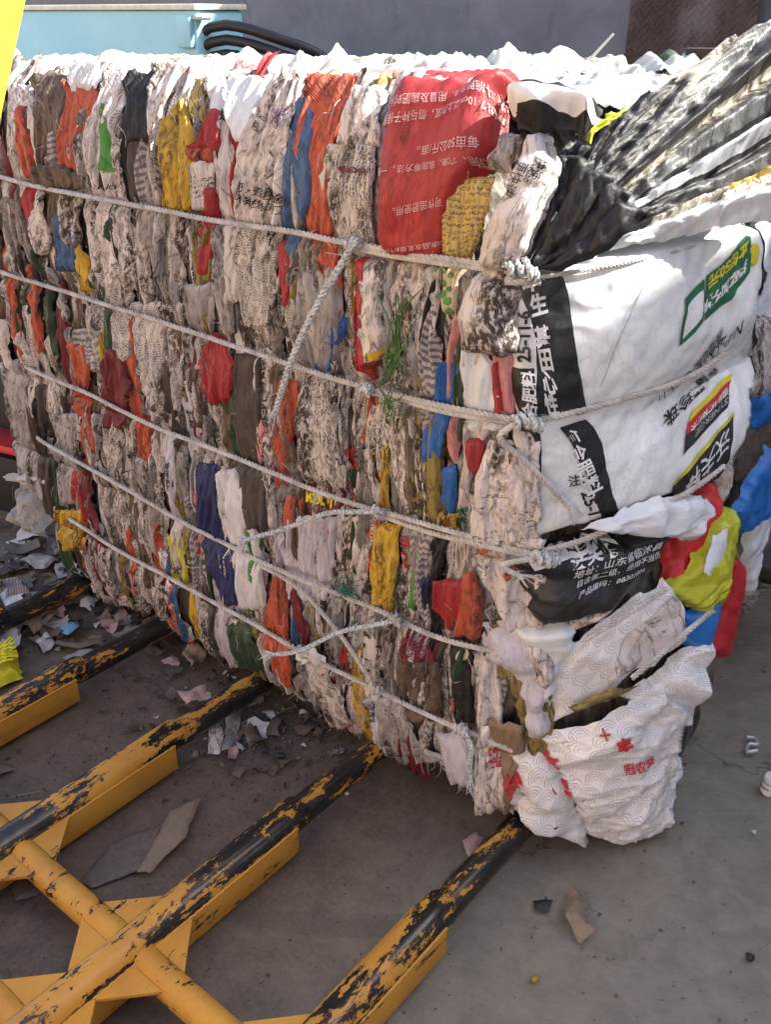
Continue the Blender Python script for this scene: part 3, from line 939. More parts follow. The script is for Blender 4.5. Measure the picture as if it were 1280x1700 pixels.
# ---- sacks that can be told apart on the front (rows: y, left x, right x in the photograph)
FRONT = [
 ('orange', [(186,26,40),(240,27,47),(270,32,53),(296,43,57)], .028), ('white_text', [(150,10,50),(230,30,58),(300,40,66)], .02),
 ('brown', [(136,50,108),(200,56,106),(262,60,92),(300,62,86)], .026), ('orange', [(152,108,152),(200,103,162),(235,97,142),(262,89,142),(284,92,139)], .03),
 ('white_clean', [(122,104,158),(150,106,156),(168,112,150)], .036), ('grey_stripe', [(278,82,138),(296,100,140)], .022),
 ('brown', [(270,50,90),(290,48,135),(312,52,140)], .042), ('red', [(312,34,54),(340,34,54),(372,46,54),(402,50,56)], .026),
 ('white_text', [(318,54,72),(380,54,78),(420,58,76)], .028), ('white_grimy', [(318,88,128),(360,95,130),(415,110,128)], .026),
 ('denim', [(356,88,100),(400,88,120),(450,96,124)], .026), ('yellow', [(408,126,132),(440,128,144),(484,134,148)], .03),
 ('white_text', [(134,170,204),(165,170,204),(195,152,202),(230,140,202),(300,138,204),(360,142,214),(430,152,228),(480,156,226)], .03),
 ('black', [(140,203,252),(180,203,246),(245,206,244)], .032), ('white_grimy', [(124,246,308),(190,244,266),(255,246,262)], .03),
 ('grey_stripe', [(236,224,252),(280,222,260),(335,226,266)], .03), ('yellow', [(186,284,300),(220,266,312),(260,257,311),(300,262,314),(350,265,316)], .038),
 ('olive', [(150,314,336),(212,312,330)], .03), ('white_clean', [(140,330,364),(190,340,366),(240,352,366)], .03),
 ('red', [(196,340,362),(240,322,362),(256,306,360)], .034), ('orange', [(252,302,360),(274,304,350)], .034),
 ('white_text', [(272,304,352),(320,310,350),(350,316,346)], .032), ('red', [(310,336,352),(350,330,358),(400,328,352),(455,325,342)], .034),
 ('white_cool', [(146,372,432),(170,366,432),(200,368,424),(244,384,406)], .034), ('black', [(180,364,372),(235,352,384),(280,354,372)], .022),
 ('white', [(210,362,376),(280,350,384),(350,362,392),(420,372,394),(500,366,390)], .03),
 ('white', [(150,452,500),(172,440,498),(250,396,474),(320,384,468),(380,388,464)], .042), ('white_text_grimy', [(376,384,466),(440,388,462),(500,394,458),(545,400,448)], .034),
 ('denim', [(184,472,512),(230,470,516),(280,472,512),(330,474,513),(390,470,500),(448,484,494)], .036),
 ('orange', [(148,482,586),(168,474,584),(190,508,578),(260,492,550),(320,506,542),(390,510,553),(484,546,562)], .034),
 ('white', [(176,572,624),(215,562,626),(260,552,622)], .045), ('white_text_grimy', [(250,546,620),(300,528,618),(400,544,616),(430,552,612)], .038),
 ('red', [(405,462,490),(460,459,486),(512,460,478)], .032), ('grey', [(388,486,532),(460,480,536),(500,492,530)], .030),
 ('film', [(450,482,560),(520,486,562),(580,492,556),(625,510,552)], .034),
 ('white_text_grimy', [(620,500,552),(700,490,556),(770,492,556),(800,506,556)], .038),
 ('gold', [(306,740,812),(350,735,802),(400,734,788),(446,732,772)], .040), ('cream', [(440,728,770),(480,728,758),(530,738,752)], .03),
 ('white', [(430,640,726),(520,640,700),(600,640,690),(650,640,684)], .028), ('white', [(440,676,728),(540,684,720),(620,690,708)], .034),
 ('pink', [(470,812,852),(560,810,850),(640,810,850),(690,810,842)], .032), ('orange', [(540,848,858),(600,850,860),(690,852,862)], .02),
 ('red', [(600,806,820),(700,812,826)], .034), ('blue', [(598,738,758),(650,716,754),(700,708,746),(768,706,732)], .036),
 ('olive', [(620,690,720),(700,690,722),(800,686,730),(870,690,726)], .032), ('white_grimy', [(690,640,690),(760,650,690),(860,660,700)], .026),
 ('yellow', [(742,631,648),(800,631,648),(845,634,652)], .03), ('red', [(555,344,356),(608,324,388),(640,330,386),(670,342,378)], .038),
 ('darkbrown', [(590,394,432),(700,388,432),(800,390,432),(880,405,442)], .038), ('white', [(580,428,452),(700,424,452),(800,428,452),(880,430,456)], .034),
 ('orange', [(636,456,488),(700,452,486),(760,450,472),(810,457,470)], .036), ('orange', [(572,108,140),(620,114,148),(650,120,146),(700,135,153),(740,140,160),(774,142,158)], .034),
 ('maroon', [(584,180,190),(640,165,216),(680,168,206),(716,180,200)], .036), ('grey_stripe', [(550,120,170),(590,130,176),(610,150,176)], .032),
 ('navy', [(776,327,357),(830,325,357),(880,330,370),(940,345,397),(1004,370,396)], .040), ('white_clean', [(786,360,396),(860,364,418),(930,380,432),(1010,392,434)], .036),
 ('lemon', [(890,280,300),(930,283,306),(972,282,312)], .034), ('yellow', [(876,620,664),(950,618,657),(1000,620,652),(1020,626,646)], .040),
 ('orange', [(940,454,462),(1000,440,471),(1060,434,476),(1100,450,479),(1136,470,482)], .036), ('maroon', [(808,500,566),(836,502,566),(862,510,560)], .034),
 ('orange', [(826,476,502),(852,468,500),(880,470,490)], .032), ('maroon', [(1040,662,724),(1080,662,722),(1108,668,718)], .026),
 ('brown', [(1100,655,728),(1160,660,728),(1200,676,726)], .034), ('red', [(966,722,776),(1006,714,770),(1044,742,760)], .036),
 ('orange', [(950,768,780),(1000,754,792),(1056,752,788)], .042), ('black', [(1060,742,778),(1130,745,778),(1200,752,778)], .030),
 ('olive', [(1030,792,824),(1080,800,838),(1130,812,840)], .03), ('olive', [(1084,824,872),(1150,830,886),(1210,848,892),(1262,860,888)], .046),
 ('white', [(1080,778,812),(1150,784,818),(1204,786,822)], .036), ('cardboard', [(1196,794,846),(1260,812,846),(1336,816,842)], .050),
 ('white', [(1200,786,812),(1260,784,822),(1338,784,834)], .046), ('white_text', [(735,800,872),(800,782,868),(850,776,866),(900,776,872)], .040),
 ('white_text', [(890,774,876),(950,782,884),(1000,806,880),(1040,826,872)], .044), ('white_text', [(700,826,858),(780,838,866),(860,850,870)], .046),
 ('white_cool', [(560,764,770),(600,768,812),(690,764,832),(720,770,822)], .034), ('red', [(732,770,796),(766,774,792),(792,780,788)], .038),
 ('yellow', [(846,86,140),(885,96,142),(916,108,138)], .036), ('film', [(690,84,126),(760,94,126),(840,102,128)], .034),
 ('darkbrown', [(640,44,66),(720,52,74),(800,68,84),(862,80,92)], .030), ('red', [(780,118,128),(830,126,140),(866,138,148)], .032),
 ('darkgreen', [(1036,372,404),(1070,384,424),(1106,408,436)], .036), ('white_clean', [(1072,470,520),(1100,488,540),(1108,500,536)], .05),
 ('white_grimy', [(1090,498,528),(1150,520,560),(1204,552,582)], .036), ('red', [(1050,556,566),(1090,560,584),(1130,570,586)], .03),
 ('blue', [(776,736,756),(830,730,754),(850,736,752)], .032), ('yellow', [(850,728,760),(880,732,756)], .034),
 ('green', [(920,690,706),(970,680,700),(1012,674,690)], .03), ('navy', [(960,690,716),(1012,684,708)], .032),
 ('film', [(600,0,40),(680,18,52),(780,34,70),(830,44,76)], .030), ('lavender', [(860,476,560),(930,470,556),(1000,474,540)], .03),
 ('white_grimy', [(860,560,620),(940,552,616),(1000,560,616)], .028), ('film', [(1160,600,660),(1230,620,690),(1262,660,740)], .03),
 ('lavender', [(1220,720,768),(1270,738,778),(1300,748,778)], .040), ('white_text_grimy', [(440,150,220),(540,160,216),(600,176,214)], .03),
 ('white_text_grimy', [(500,215,300),(580,226,300),(680,248,296)], .034), ('film', [(470,300,360),(560,300,350),(620,310,340)], .03),
]
SH = {}
for i, (k, rw, off) in enumerate(FRONT):
    A, B = rows(rw)
    nm = 'cardboard_strip' if k == 'cardboard' else KIND.get(k, 'sack')
    w_px = max(r[2] - r[1] for r in rw)
    SH[i] = Sheet(nm, A, B, 'front', M[k], bale, off=off, amp=.0085 if w_px < 70 else .0090, tuck=.008, tw=.004, arch=.0, step=.0024, stepv=.006, ragged=.0016,
                  freq=(38, 4), iso=.30, cr=(60, 12), crw=.45, lin=True, uvrot=float(RNG.choice([0, .12, -.12])))

# big red sack folded over the upper edge, and the white lettered sack with red bands under it
A, B = rows([(150,664,846),(172,648,838),(200,632,812),(260,621,806),(300,619,782),(340,617,748),(400,616,738),(450,646,728)])
red = Sheet('sack', A, B, 'front', M['red'], bale, off=.052, amp=.008, tuck=.045, tw=.02, arch=.012, freq=(9, 4), cr=(22, 14), step=.005)
red.obj['label'] = 'large red sack with white lettering folded over the top edge'
up = lambda s: ((-s, .10 * s), (-.05 * s, s))
for t, o, s in (('肥料施肥方法、用量及施肥时间。', (826, 192), 13.5), ('深施7-10cm以上为宜，勿与种子接触。', (822, 212), 12), ('每亩50公斤/亩。', (792, 256), 15), ('撒施、穴施、追施等方法，一般', (800, 280), 12.5),
                ('可作追肥使用。', (736, 336), 12), ('本品含氮量8/T(495)', (728, 398), 11.5), ('请阴凉干燥处保存', (730, 436), 11)):
    ex, ey = up(s)
    text(red, t, o, (ex[0] * .98, ex[1]), ey, M['print_pale'], .0)
A, B = rows([(424,582,640),(500,578,640),(560,584,638),(610,594,634)])
zz = Sheet('sack', A, B, 'front', M['white_text'], bale, off=.044, amp=.005, tuck=.035, tw=.014, freq=(18, 3))
for poly in ([(588,432),(602,432),(604,470),(596,472),(586,470)], [(580,478),(590,474),(604,500),(602,524),(594,524),(592,506),(580,500)], [(581,524),(602,528),(604,540),(588,545)],
             [(582,552),(600,556),(610,594),(602,612),(594,600),(584,572)]):
    decal(zz, 'printed_band', poly, M['print_red'])
decal(zz, 'printed_band', [(612,578),(634,578),(632,592),(612,592)], M['yellow'])
decal(zz, 'printed_band', [(604,594),(632,594),(630,611),(600,611)], M['maroon'])
A, B = rows([(640,606,624),(690,612,626),(735,616,626)])
Sheet('sack', A, B, 'front', M['maroon'], bale, off=.04)
# pale lettered sacks hanging by the corner
A, B = rows([(246,846,886),(272,832,892),(310,818,892),(360,796,876),(420,780,858),(470,766,856),(540,748,846),(600,758,838)])
cor = Sheet('sack', A, B, 'front', M['white'], bale, off=.060, amp=.009, tuck=.05, tw=.02, arch=.014, freq=(14, 3), step=.0045)
for t, o in (('快速。', (868, 284)), ('更快速。', (846, 290))):
    text(cor, t, o, (-7.5, 16), (16, 7), M['print_black'], .004)
for i, t, o, ex, ey in ((29 - 3, '肥，追肥施用', (396, 312), (14.5, 5), (4, -14), ), (26, '地农技部门。', (394, 330), (14.5, 5), (4, -14)), (26, '速。', (424, 214), (13, 5), (5, -13)), (26, '速', (420, 230), (13, 5), (5, -13))):
    text(SH[i], t, o, ex, ey, M['print_black'], .002)
text(SH[31], 'jok wo', (612, 292), (-15, -1), (1, 15), M['maroon'], .04)
text(SH[12], 'Health', (168, 312), (11, 0), (0, -12), M['print_black'], .01)
text(SH[12], 'Nutrients', (178, 340), (9.5, 2), (-1, -12), M['print_black'], .02)
decal(SH[12], 'printed_patch', [(168,186),(178,188),(184,215),(184,250),(193,286),(170,284),(166,240)], M['green'])
def find(k, y): return [q for q, (kk, rw, o) in enumerate(FRONT) if kk == k and rw[0][0] == y][0]
text(SH[find('white', 580)], '45% 06-14-45', (432, 600), (1, 19), (15, -1), M['print_black'], .03)
text(SH[find('maroon', 808)], 'MULTI', (506, 834), (17, 4), (-2, -26), M['print_yellow'], .03)
dc = SH[find('cream', 440)]
for (cx_, cy_, r_) in ((734,452,6),(748,462,5),(735,476,6),(736,494,6),(746,486,4),(745,506,6),(746,524,6)):
    decal(dc, 'printed_dot', [(cx_ + r_ * math.cos(a), cy_ + r_ * 1.1 * math.sin(a)) for a in np.linspace(0, 6.28, 14)[:-1]], M['green'])
bk = SH[find('black', 1060)]
decal(bk, 'printed_badge', [(764 + 9 * math.cos(a), 1090 + 10 * math.sin(a)) for a in np.linspace(0, 6.28, 18)[:-1]], M['cream'])
wl = SH[find('white_text', 890)]
for p in ([(782,908),(800,896),(806,902),(788,918)], [(818,950),(836,926),(842,934),(824,960)], [(842,972),(856,948),(862,958),(848,982)]):
    decal(wl, 'printed_label', p, M['orange'])
text(SH[find('white', 1200)], '老记', (798, 1236), (3, 18), (17, -3), M['print_red'], .03)

# ---- end of the bale: the big lettered white sack
LS = Sheet('sack', [(866,450),(861,520),(860,600),(866,690),(866,780),(868,850),(876,912)],
           [(1262,372),(1272,440),(1266,520),(1248,580),(1256,650),(1238,730),(1196,800)], 'end', M['label_white'], bale,
           off=.030, amp=.0052, tuck=.03, tw=.02, arch=.006, freq=(6, 4.5), cr=(13, 14), crw=.9, step=.0055, ragged=.002, lim=(5, 90, 110), crisp=.55)
LS.obj['label'] = 'white fertiliser sack with black lettered bands stretched round the end'
pb, pw, pr_, pg, py_ = M['print_black'], M['print_white'], M['print_red'], M['print_green'], M['print_yellow']
decal(LS, 'printed_band', [(866,456),(945,446),(955,480),(966,540),(974,600),(979,660),(976,676),(930,684),(868,690),(862,600),(864,520)], pb)
decal(LS, 'printed_panel', [(874,484),(887,490),(900,520),(910,560),(911,610),(903,655),(890,690),(880,688),(870,640),(868,560)], pw, .0032)
decal(LS, 'printed_panel', [(872,608),(907,605),(905,640),(892,682),(882,684),(874,650)], pb, .0048)
text(LS, '25-11-6', (901, 596), (-.6, -27), (-27, 1), pb, .035, .0064)
text(LS, '合肥料', (902, 684), (1, -25), (-22, -1), pw, .03, .0066)
for t, o, ey in (('本', (905, 480), (30, -9)), ('生', (918, 520), (27, -8)), ('基', (926, 572), (24, -5)), ('田', (932, 606), (22, -3)), ('心', (935, 640), (21, -2)), ('性', (936, 676), (21, -2))):
    text(LS, t, (o[0] - 16, o[1]), (2, -38) if 0 else (ey[0] * .95, ey[1] * .95), (-6, -38), pw, .035, .0036)
decal(LS, 'printed_band', [(870,700),(906,698),(913,745),(915,800),(912,850),(902,903),(878,908),(868,850),(866,780)], pb)
for t, y in (('复', 770), ('合', 806), ('态', 838), ('高', 870), ('效', 900)):
    text(LS, t, (876, y), (24, 0), (0, -30), pw, .03, .0036)
decal(LS, 'printed_band', [(936,702),(978,690),(990,712),(1003,738),(1012,780),(1030,830),(1040,858),(1020,878),(1008,850),(990,800),(972,770),(956,735)], pb)
text(LS, '复合肥料', (938, 716), (13, 26), (24, -12), pw, .02, .0036)
text(LS, '25-11-6', (976, 812), (8, 22), (24, -8), pb, .03, .0034)
text(LS, '注：', (956, 802), (18, -3), (-3, -18), pb, .02, .0034)
text(LS, 'GB/T15063', (944, 890), (11, -5), (-3, -12), pb, .0, .0034)
# upside-down print on the right
text(LS, '黑珍珠', (1160, 632), (-21, 23), (6, 27), pb, .02, .0034)
text(LS, '金穗', (1190, 592), (-20, 16), (4, 24), pb, .02, .0034)
text(LS, '®', (1104, 706), (-10, 8), (-6, 12), pb, .0, .0034)
text(LS, 'N-P₂O₅-K₂O 25-11-6', (1228, 524), (-17, 15), (-6, 22), pb, .0, .0034)
text(LS, '高塔造粒', (1195, 538), (-11, 13), (3, 17), pb, .01, .0034)
decal(LS, 'printed_band', [(1138,713),(1140,700),(1207,630),(1206,644)], py_)
decal(LS, 'printed_band', [(1138,713.5),(1206,644.5),(1204,662),(1137,734)], pr_)
decal(LS, 'printed_band', [(1137,734.5),(1204,662.5),(1200,692),(1134,762)], pb)
text(LS, '国际-I缓释技术', (1201, 658), (-9, 9.4), (0, 12), pw, .02, .0036)
text(LS, 'SYNERGIE', (1199, 674), (-11.5, 12), (0, 15), M['print_grey'], .01, .0036)
decal(LS, 'printed_band', [(1116,812),(1120,797),(1213,698),(1214,702),(1122,802)], M['lime'], .0022)
decal(LS, 'printed_panel', [(1116,838),(1118,803),(1160,760),(1213,703),(1206,760),(1190,788)], pb)
text(LS, '沃夫特', (1203, 722), (-23, 24), (0, 26), pw, .015, .0036)
decal(LS, 'printed_panel', [(1127,566),(1131,502),(1164,470),(1161,536)], pg)
decal(LS, 'printed_panel', [(1131,557),(1134,514),(1160,488),(1157,530)], pw, .0032)
decal(LS, 'printed_panel', [(1165,534),(1167,466),(1190,446),(1230,398),(1240,400),(1236,462),(1204,505)], pg)
text(LS, '立领50元', (1232, 408), (-15.5, 15.5), (-3, 25), py_, .04, .0036)
text(LS, '扫码加微R', (1232, 440), (-15.5, 15.5), (-3, 22), pw, .04, .0036)
decal(LS, 'printed_dot', [(1243 + 8 * math.cos(a), 432 + 19 * math.sin(a)) for a in np.linspace(0, 6.28, 18)[:-1]], py_)
decal(LS, 'printed_band', [(1255,376),(1264,374),(1272,440),(1266,520),(1250,575),(1246,560),(1258,510),(1264,440)], pb)
decal(LS, 'printed_band', [(1244,585),(1250,590),(1256,645),(1250,655),(1243,610)], pb)

MB().tube(resample(on('end', [(1096,436,.038), (1062,520,.040), (1040,570,.040), (1008,644,.038)]), np.linspace(0, 1, 20)), .0008, 4).build('crease_and_thread', M['print_grey'], bale)  # thin tube drawn as the dark line of a fold crease

# black lettered base of the same kind of sack, sagging under the lowest taut rope
BS = Sheet('sack', [(874,918),(880,950),(892,990),(906,1024),(930,1040)], [(1126,880),(1124,915),(1112,955),(1070,1000),(1000,1034)], 'end', M['print_black'], bale,
           off=.044, amp=.009, tuck=.04, tw=.02, arch=.012, freq=(7, 8), cr=(18, 18), step=.005)
BS.obj['label'] = 'black sack base with white address lettering under the rope'
decal(BS, 'printed_panel', [(905,922),(990,905),(1030,886),(1040,893),(1000,912),(915,938)], pw)
text(BS, '净含量：', (950, 920), (17, -5), (-3, -16), pb, .02, .0036)
text(BS, '沃夫特', (966, 938), (25, -7), (4, -24), pw, .05, .0034)
text(BS, '地址：山东省临沭县', (971, 955), (14.5, -4.3), (3, -16), pw, .01, .0034)
text(BS, '自含氯二级，使用不当伤', (975, 968), (11.5, -3.4), (2.4, -12), pw, .0, .0034)
text(BS, '产品编码：BB301004', (978, 983), (11, -3.2), (2.4, -11), pw, .0, .0034)

def esheet(A, B, mat, off=.03, name='sack', face='end', **kw):
    d = dict(amp=.009, tuck=.020, tw=.014, arch=.005, freq=(10, 10), cr=(24, 22), step=.005)
    d.update(kw)
    return Sheet(name, A, B, face, M[mat], bale, off=off, **d)
# right-hand edge: white flap, red, lime, blue
esheet([(1000,868),(1060,884),(1120,904),(1180,916)], [(1080,842),(1130,826),(1170,822),(1196,832)], 'white_cool', .062, amp=.006)
esheet([(1196,764),(1190,830),(1186,910)], [(1228,738),(1222,790),(1200,880)], 'white_text', .02)
rs = esheet([(1116,905),(1122,950),(1120,980)], [(1196,800),(1206,870),(1176,960)], 'bright_red', .03, amp=.012)
esheet([(1206,860),(1156,960),(1118,988)], [(1250,840),(1244,930),(1184,1038)], 'lime', .05, amp=.010)
esheet([(1192,908),(1180,960)], [(1216,900),(1206,965)], 'white_cool', .064, amp=.004, tuck=.004)
esheet([(1140,1026),(1148,1074)], [(1232,980),(1210,1104)], 'bright_blue', .044, amp=.006)
PR = plane((-.02, .75, .2), (-.02, 1.1, .2), (-.05, .75, 1.1))
PL = plane((.12, .5, .1), (.12, .9, .1), (.09, .5, .7))
for A, B, k, fc, o in (([(1258,360),(1258,470),(1250,560)], [(1300,350),(1300,470),(1300,560)], 'white_cool', PR, .0), ([(1244,530),(1246,600),(1240,660)], [(1300,520),(1300,600),(1300,660)], 'white_text', PR, .02),
                       ([(1236,650),(1226,690),(1214,740)], [(1300,640),(1300,690),(1290,730)], 'lemon', PR, .0), ([(1256,655),(1250,720)], [(1300,650),(1300,690)], 'bright_blue', PR, .02),
                       ([(1230,700),(1214,760),(1204,800)], [(1300,690),(1296,740),(1250,810)], 'brown', PR, .01), ([(1286,740),(1250,800),(1222,856)], [(1300,790),(1276,860),(1236,890)], 'bright_blue', PL, .0),
                       ([(1224,930),(1210,1010),(1188,1086)], [(1242,930),(1232,1024),(1202,1098)], 'bright_red', PL, -.02), ([(1250,860),(1244,930),(1242,990)], [(1284,850),(1264,930),(1252,990)], 'white_cool', PL, -.01)):
    esheet(A, B, k, o, face=fc, amp=.006)
# below: crumpled pale sacks, and the white sacks with scale print
for A, B, k, o in (([(826,1040),(840,1090),(870,1130),(900,1180)], [(880,1030),(930,1040),(940,1110),(936,1180)], 'lavender', .034),
                   ([(880,1040),(900,1090),(926,1150),(936,1236)], [(968,1030),(982,1076),(956,1130),(950,1210)], 'white_cool', .042),
                   ([(912,1080),(926,1110),(940,1160)], [(956,1074),(960,1110),(954,1160)], 'white_text', .058),
                   ([(866,1130),(886,1190),(890,1250)], [(936,1150),(940,1200),(936,1240)], 'lavender', .03),
                   ([(940,1030),(960,1060)], [(1060,985),(1040,1010)], 'white_text', .03),
                   ([(846,1270),(852,1320),(870,1340)], [(900,1270),(920,1330),(924,1346)], 'lavender', .03)):
    esheet(A, B, k, o, amp=.013)
tx = esheet([(942,1206),(960,1120),(984,1076),(1004,1050)], [(1106,1106),(1146,1066),(1148,1010),(1124,968)], 'waves', .046, amp=.010, freq=(6, 6), cr=(14, 14), crw=.3)
decal(tx, 'printed_panel', [(1030,1120),(1060,1050),(1120,992),(1140,1000),(1144,1060),(1104,1096),(1060,1112)], M['white_text'])
w3 = esheet([(1040,1160),(1100,1120),(1146,1076),(1176,1056)], [(1176,1222),(1208,1192),(1226,1158),(1222,1112)], 'waves', .034, amp=.014, freq=(6, 6), cr=(14, 14), crw=.3)
w1 = esheet([(934,1226),(958,1280),(990,1336),(1006,1390)], [(1124,1148),(1188,1198),(1172,1286),(1072,1392)], 'waves', .056, amp=.014, freq=(6, 9), cr=(26, 26), crw=.5, iso=.8)
w2 = esheet([(878,1258),(900,1300),(898,1346),(930,1384)], [(940,1228),(976,1296),(996,1350),(1004,1392)], 'waves', .046, amp=.015, freq=(6, 10), cr=(26, 26), crw=.5, iso=.8)
w4 = esheet([(1100,1280),(1096,1330),(1060,1388)], [(1206,1176),(1212,1222),(1156,1318)], 'white_cool', .03, amp=.011)
for s_, t, o, ex, ey, bo in ((w1, '女', (944, 1270), (24, -8), (-6, -26), .05), (w1, '丰', (960, 1312), (24, -9), (-8, -26), .06), (w1, '丰', (1046, 1222), (22, -4), (-6, -22), .06), (w1, '十', (1024, 1206), (14, -4), (-4, -14), .05),
                             (w1, '冠农梦', (1058, 1262), (15, -4), (-3, -15), .02), (w2, '燕', (880, 1302), (24, -8), (-10, -26), .05)):
    text(s_, t, o, ex, ey, M['print_red'], bo)
w1.obj['label'] = 'white sack with grey scale print and red lettering at the bottom corner'
esheet([(992,1168),(1020,1150),(1050,1140)], [(1000,1176),(1050,1160),(1096,1138)], 'olive', .075, amp=.004, tuck=.01)

# ---- flared black sack standing out at the upper right corner
FL = plane((-.06, .0, 1.13), (.16, .33, 1.15), (.05, .60, 1.43))
def flared():
    rg = np.random.default_rng(21)
    ax0, ay0 = 868.0, 447.0
    br = [8.5]
    while br[-1] < 82: br.append(br[-1] + rg.uniform(1.3, 4.2))
    hh = np.array([(1 if k % 2 else -1) * rg.uniform(.35, 1.0) for k in range(len(br))])
    TH = np.unique(np.concatenate([np.linspace(br[k], br[k + 1], 7) for k in range(len(br) - 1)]))
    TT = np.linspace(0, 1, 84)
    th, tt = np.meshgrid(TH, TT, indexing='ij')
    tn = np.tan(np.radians(th))
    rim = np.where(th < 45.2, 432.0, 161.0 / np.maximum(tn - .617, .02) * 1.0)       # reach to the right, in pixels
    rim = np.minimum(rim, 432.0) * (1 + .04 * vn(th * .9, th * 0, None, 6) * (th > 46))
    X = ax0 + 10 + tt * (rim - 10) ; Y = ay0 - (X - ax0) * tn
    # the folds are not perfectly straight
    Y = Y + 5 * vn(tt * 3 + 4, th * .16, None, 31) * tt * 1.6
    a, b = hit(FL, X, Y)
    p, n = surf(FL, a, b)
    a0, b0 = hit(FL, np.array([ax0]), np.array([ay0]))
    r_ = np.hypot(a - a0[0], b - b0[0])
    z = np.interp(th, br, hh) * (1 + .35 * vn(r_ * 9, th * .3, None, 12))
    z = z * (1 - .6 * smooth(th, 41, 47))
    d = r_ * .085 * z + .011 * ridge(r_ * 22, th * .26, 8, 3) * np.clip(r_ * 6, 0, 1) + .004 * ridge(r_ * 60 + th * .4, th * .5, 9, 2)
    d = d + .05 * np.clip((28 - th) / 14, 0, 1.2) * np.clip(r_ * 3, 0, 1) - .02 * np.clip((th - 45) / 20, 0, 1)
    V = (p + n * d[..., None]).reshape(-1, 3)
    idx = np.arange(V.shape[0]).reshape(th.shape)
    F = np.stack([idx[:-1, :-1], idx[:-1, 1:], idx[1:, 1:], idx[1:, :-1]], -1).reshape(-1, 4)
    o = mesh('flared_sack', V, F, M['black'], bale, np.stack([r_, np.radians(th) * .35], -1).reshape(-1, 2))
    names = ['black', 'flare_cream', 'flare_grey', 'white_cool', 'label_white', 'yellow']
    for k in names[1:]: o.data.materials.append(M[k])
    tc = (th[:-1, :-1] + th[1:, 1:]) / 2; xc = (X[:-1, :-1] + X[1:, 1:]) / 2
    wv = vn(tc * .8, xc * .015, None, 3)
    mi = np.zeros(tc.shape, int)
    x_in = ax0 + 165 + 80 * vn(tc * .35, tc * 0, None, 14) + 40 * (tc > 46)
    out = xc > x_in
    sector = np.select([tc < 16.5, tc < 19.5, tc < 26, tc < 28.2, tc < 30.6, tc < 33, tc < 37, tc < 39.5, tc < 43, tc < 47, tc < 51, tc < 56, tc < 61],
                       [4, 1, 2, 0, 3, 0, 2, 1, 0, 2, 1, 2, 0], 0)  # cream and grey sectors put sunlight on the translucent film into colour
    mi = np.where(out, sector, 0)
    mi = np.where((sector == 4), np.where(xc > 960, 4, 1), mi)
    mi = np.where((sector == 3) & (xc > 905 + 60), 3, mi)
    mi = np.where((tc > 16.6) & (tc < 18.6) & (xc > 1180) & (xc < 1262), 5, mi)
    mi = np.where((mi == 1) & (wv > .45), 2, mi)
    o.data.polygons.foreach_set('material_index', mi.ravel().astype(np.int32))
    o['label'] = 'black and silvery sack flaring out in pleats at the upper right corner'
    class P_: pass
    q = P_(); q.face, q.obj = FL, o
    q.E = lambda a, b, lift=0.0: surf(FL, a, b)[0] + surf(FL, a, b)[1] * (.055 + lift)
    return q
fl = flared()
text(fl, '40kg', (1152, 372), (-14, 5), (2, 13), M['print_black'], .01)
text(fl, '有限公司', (1170, 372), (19, -9), (-4, -17), M['cream'], .04)
def fan(A, B, mat, off, amp=.008):
    return Sheet('sack_strip', A, B, FL, M[mat], bale, off=off, amp=amp * .5, tuck=.006, tw=.008, arch=.001, freq=(12, 14), cr=(40, 40), step=.0042, ragged=.001, lin=True)
FL0 = plane((-.06, -.02, 1.12), (.25, .10, 1.18), (.06, .16, 1.40))
for A, B, o in (([(838,256),(850,330),(862,440)], [(905,256),(890,330),(874,442)], .015), ([(896,250),(885,330),(866,440)], [(940,262),(912,345),(878,442)], .022), ([(925,250),(908,335),(870,440)], [(985,262),(935,360),(884,444)], .014),
                ([(960,270),(925,350),(876,440)], [(1020,290),(955,380),(892,446)], .026), ([(1000,290),(945,372),(884,440)], [(1050,320),(985,398),(905,446)], .016), ([(1020,330),(970,390),(895,442)], [(1075,345),(1010,412),(930,448)], .022)):
    Sheet('sack_strip', A, B, FL0, M['black'], bale, off=o, amp=.006, tuck=.012, tw=.008, arch=.001, freq=(42, 10), cr=(50, 24), step=.0036, ragged=.001, lin=True)
for A, B, k, o in (([(946,290),(932,330),(918,350)], [(956,290),(948,330),(936,356)], 'print_grey', .03), ([(902,376),(912,398)], [(926,362),(940,380)], 'lavender', .04),
                   ([(895,258),(890,300)], [(906,258),(896,302)], 'print_grey', .03), ([(946,440),(962,414)], [(990,434),(1000,404)], 'print_grey', .05),
                   ([(1000,372),(986,386)], [(1020,362),(1008,388)], 'print_grey', .05)):
    fan(A, B, k, o)
# lime sack and black-and-white one at its root, on top of the bale
TF = 1.315
esheet([(962,214),(1000,190)], [(985,222),(1052,168)], 'lime', .035, face=FL, amp=.004)
A, B = rows([(184,806,900),(205,808,948),(222,812,944),(246,824,928)])
bb = Sheet('sack', A, B, 'front', M['black'], bale, off=.075, amp=.006, tuck=.05, freq=(5, 12))
decal(bb, 'printed_band', [(812,206),(870,206),(944,222),(944,234),(880,230),(816,226)], M['print_white'])
A, B = rows([(244,808,836),(268,800,832),(300,790,820)])
Sheet('sack', A, B, 'front', M['white_grimy'], bale, off=.06)
# red sack's upper flap
esheet([(578,124),(586,142)], [(768,118),(770,138)], 'pink', .018, face=TF, freq=(6, 6), amp=.006)  # sunlit tone of the red flap put into the colour as pink
esheet([(650,146),(690,122)], [(884,158),(862,128)], 'red', .022, face=TF, freq=(6, 6), amp=.008)
esheet([(386,106),(386,130)], [(450,116),(452,134)], 'pink', .025, face=TF, freq=(6, 6), amp=.008)

